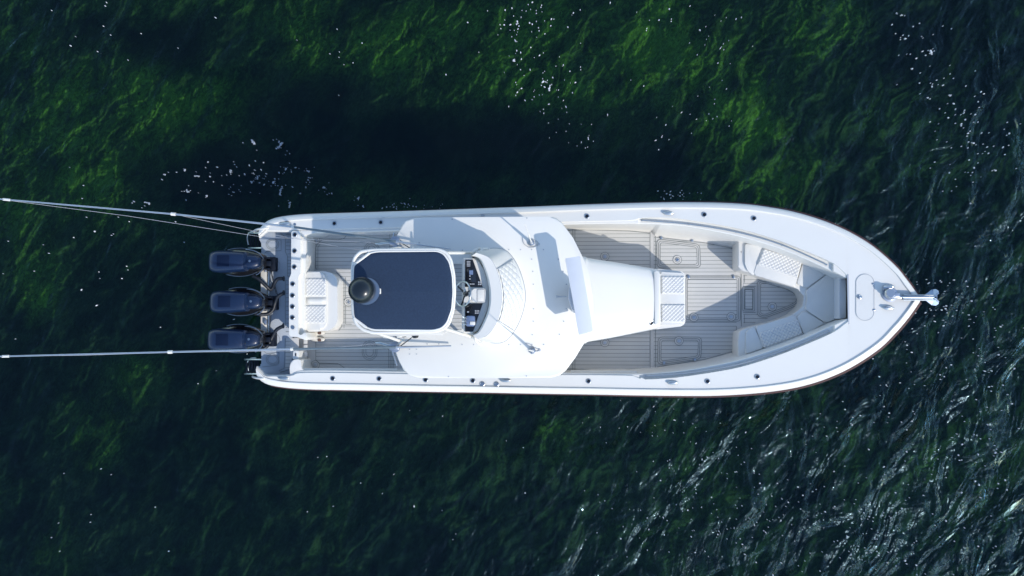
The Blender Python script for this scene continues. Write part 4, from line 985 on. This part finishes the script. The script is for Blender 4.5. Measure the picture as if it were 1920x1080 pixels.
# ------------------------------------------------------------------ outriggers
def pole(name, pts, r, parent=boat, m='alu'): return tube(name, [P(*q) for q in pts], r, M[m], parent, 10)
for kk in (0, 1):
    if kk == 0:
        A = [(742, 453, 2.98), (550, 425.5, 3.25), (326, 401.5, 3.55), (14, 374.5, 3.95), (-70, 367, 4.05)]; fwd = [(742, 453, 2.98), (845, 467, 2.90)]
    else:
        A = [(742, 651, 2.98), (548, 654.5, 3.25), (320, 660, 3.55), (12, 668, 3.95), (-70, 670, 4.05)]; fwd = [(742, 651, 2.98), (846, 648.5, 2.90)]
    og = pole('outrigger', [A[0], A[1]], [.021, .018], m='alud'); pole('outer_pole', A[1:3], [.017, .015], og); pole('outer_pole', A[2:4], [.014, .012], og); pole('outer_pole', A[3:5], [.011, .009], og)
    og['label'] = ('port' if kk == 0 else 'starboard')+' outrigger pole trailing astern'
    for q, L_ in ((A[1], 3), (A[2], 5), (A[3], 8)):
        s = (A[0][1]-A[4][1])/(A[0][0]-A[4][0]); tube('collar', [P(q[0]-L_, q[1]-s*L_, q[2]), P(q[0]+L_*.6, q[1]+s*L_*.6, q[2])], [.019, .026][L_ < 8], M['gel'], og)
    pole('brace_arm', fwd, [.020, .012], og)
    y = 453 if kk == 0 else 651; s = 1 if kk == 0 else -1
    box('outrigger_base', P(740, y+s*1, HT+.06), (.16, .10, .12), M['alu'], og, bevel=.02)
    lathe('base_flange', P(741, y, HT), [(.085, 0), (.085, .015), (.05, .02)], M['alu'], og)
    tube('base_lever', [P(736, y+s*1, HT+.1), P(712, y+s*(4 if kk == 0 else 8), HT+.08), P(704, y+s*(4 if kk == 0 else 8), HT+.06)], [.02, .022, .012], M['steel'], og)
    tube('base_strut', [P(744, y+s*2, HT+.1), P(762, y+s*17, HT+.10)] if kk == 0 else [P(744, y-2, HT+.1), P(758, y-16, HT+.2)], .012, M['steel'], og)
    tube('base_strut', [P(752, y+s*2, HT+.1), P(775, y+s*16, HT+.12)] if kk == 0 else [P(748, y, HT+.1), P(772, y-18, HT+.2)], .008, M['black'], og)
    tube('halyard', [P(A[3][0], A[3][1]+1, A[3][2]), P(240 if kk == 0 else 330, 405 if kk == 0 else 661.5, 3.4), P(490 if kk == 0 else 560, 444 if kk == 0 else 657, 2.9), P(738, y+4 if kk == 0 else y-2, 2.9)] if kk == 0 else
         [P(A[2][0], A[2][1]+1, A[2][2]), P(560, 657.5, 3.1), P(700, 645, 2.9), P(738, 648, 2.92)], .0028, M['white_line'], og, 6)
    tube('halyard', [P(A[2][0], A[2][1], A[2][2]), P(480, 434, 3.1), P(660, 467, 2.9), P(700, 471, 2.85)] if kk == 0 else [P(A[3][0], A[3][1]+.5, A[3][2]), P(160, 666, 3.6), P(320, 661, 3.4)], .0025, M['white_line'], og, 6)
lathe('spotlight', P(775, 629, HT+.28), [(.045, 0), (.05, .03), (.045, .07), (.02, .075)], M['black'], boat, axis=(.9, .1, .4))
tube('spotlight_arm', [P(745, 631, HT+.2), P(758, 628, HT+.25), P(770, 629, HT+.28)], .022, M['gel'], boat)
tube('boat_hook', spline([tuple(P(x, y, HT+.2)) for x, y in ((741, 631), (744, 632), (748, 629), (755, 632), (762, 631))], 5), .006, M['black'], boat, 6)

# ------------------------------------------------------------------ pair of deck shoes
def shoe(cx, cy, label, a=0):
    c = P(cx, cy, FZ+.012); L_ = .26; bm = bmesh.new(); rg = []
    for t, hw, h in ((-.5, .01, .02), (-.47, .03, .045), (-.35, .043, .055), (-.1, .048, .06), (.15, .043, .065), (.35, .036, .07), (.47, .028, .06), (.5, .008, .03)):
        ring = []
        for k in range(16):
            g = 2*math.pi*k/16; ring.append(Vector((t*L_, hw*math.cos(g), max(0, h*.5+h*.55*math.sin(g)))))
        rg.append([c+Matrix.Rotation(a, 3, 'Z') @ v for v in ring])
    loft_bm(bm, rg); o = mk('deck_shoe', bm, M['shoe'], None, 60, origin=c)
    bm = bmesh.new(); rg = []
    for t, hw in ((-.01, .006), (.01, .024), (.10, .030), (.22, .026), (.25, .006)):
        rg.append([c+Matrix.Rotation(a, 3, 'Z') @ Vector((t*L_+.01, hw*math.cos(2*math.pi*k/12)-(.012 if 'outer' in label else 0), .066+.012*math.sin(2*math.pi*k/12))) for k in range(12)])
    loft_bm(bm, rg); mk('shoe_lining', bm, M['brown'], o, 60)
    tag(o, label, 'shoe', 'pair of deck shoes by the rear bench')
shoe(597, 624.5, 'off white deck shoe with brown opening, the one touching the rear bench', R(3))
shoe(597, 636, 'off white deck shoe with brown opening, the outer one farther from the rear bench', R(-3))
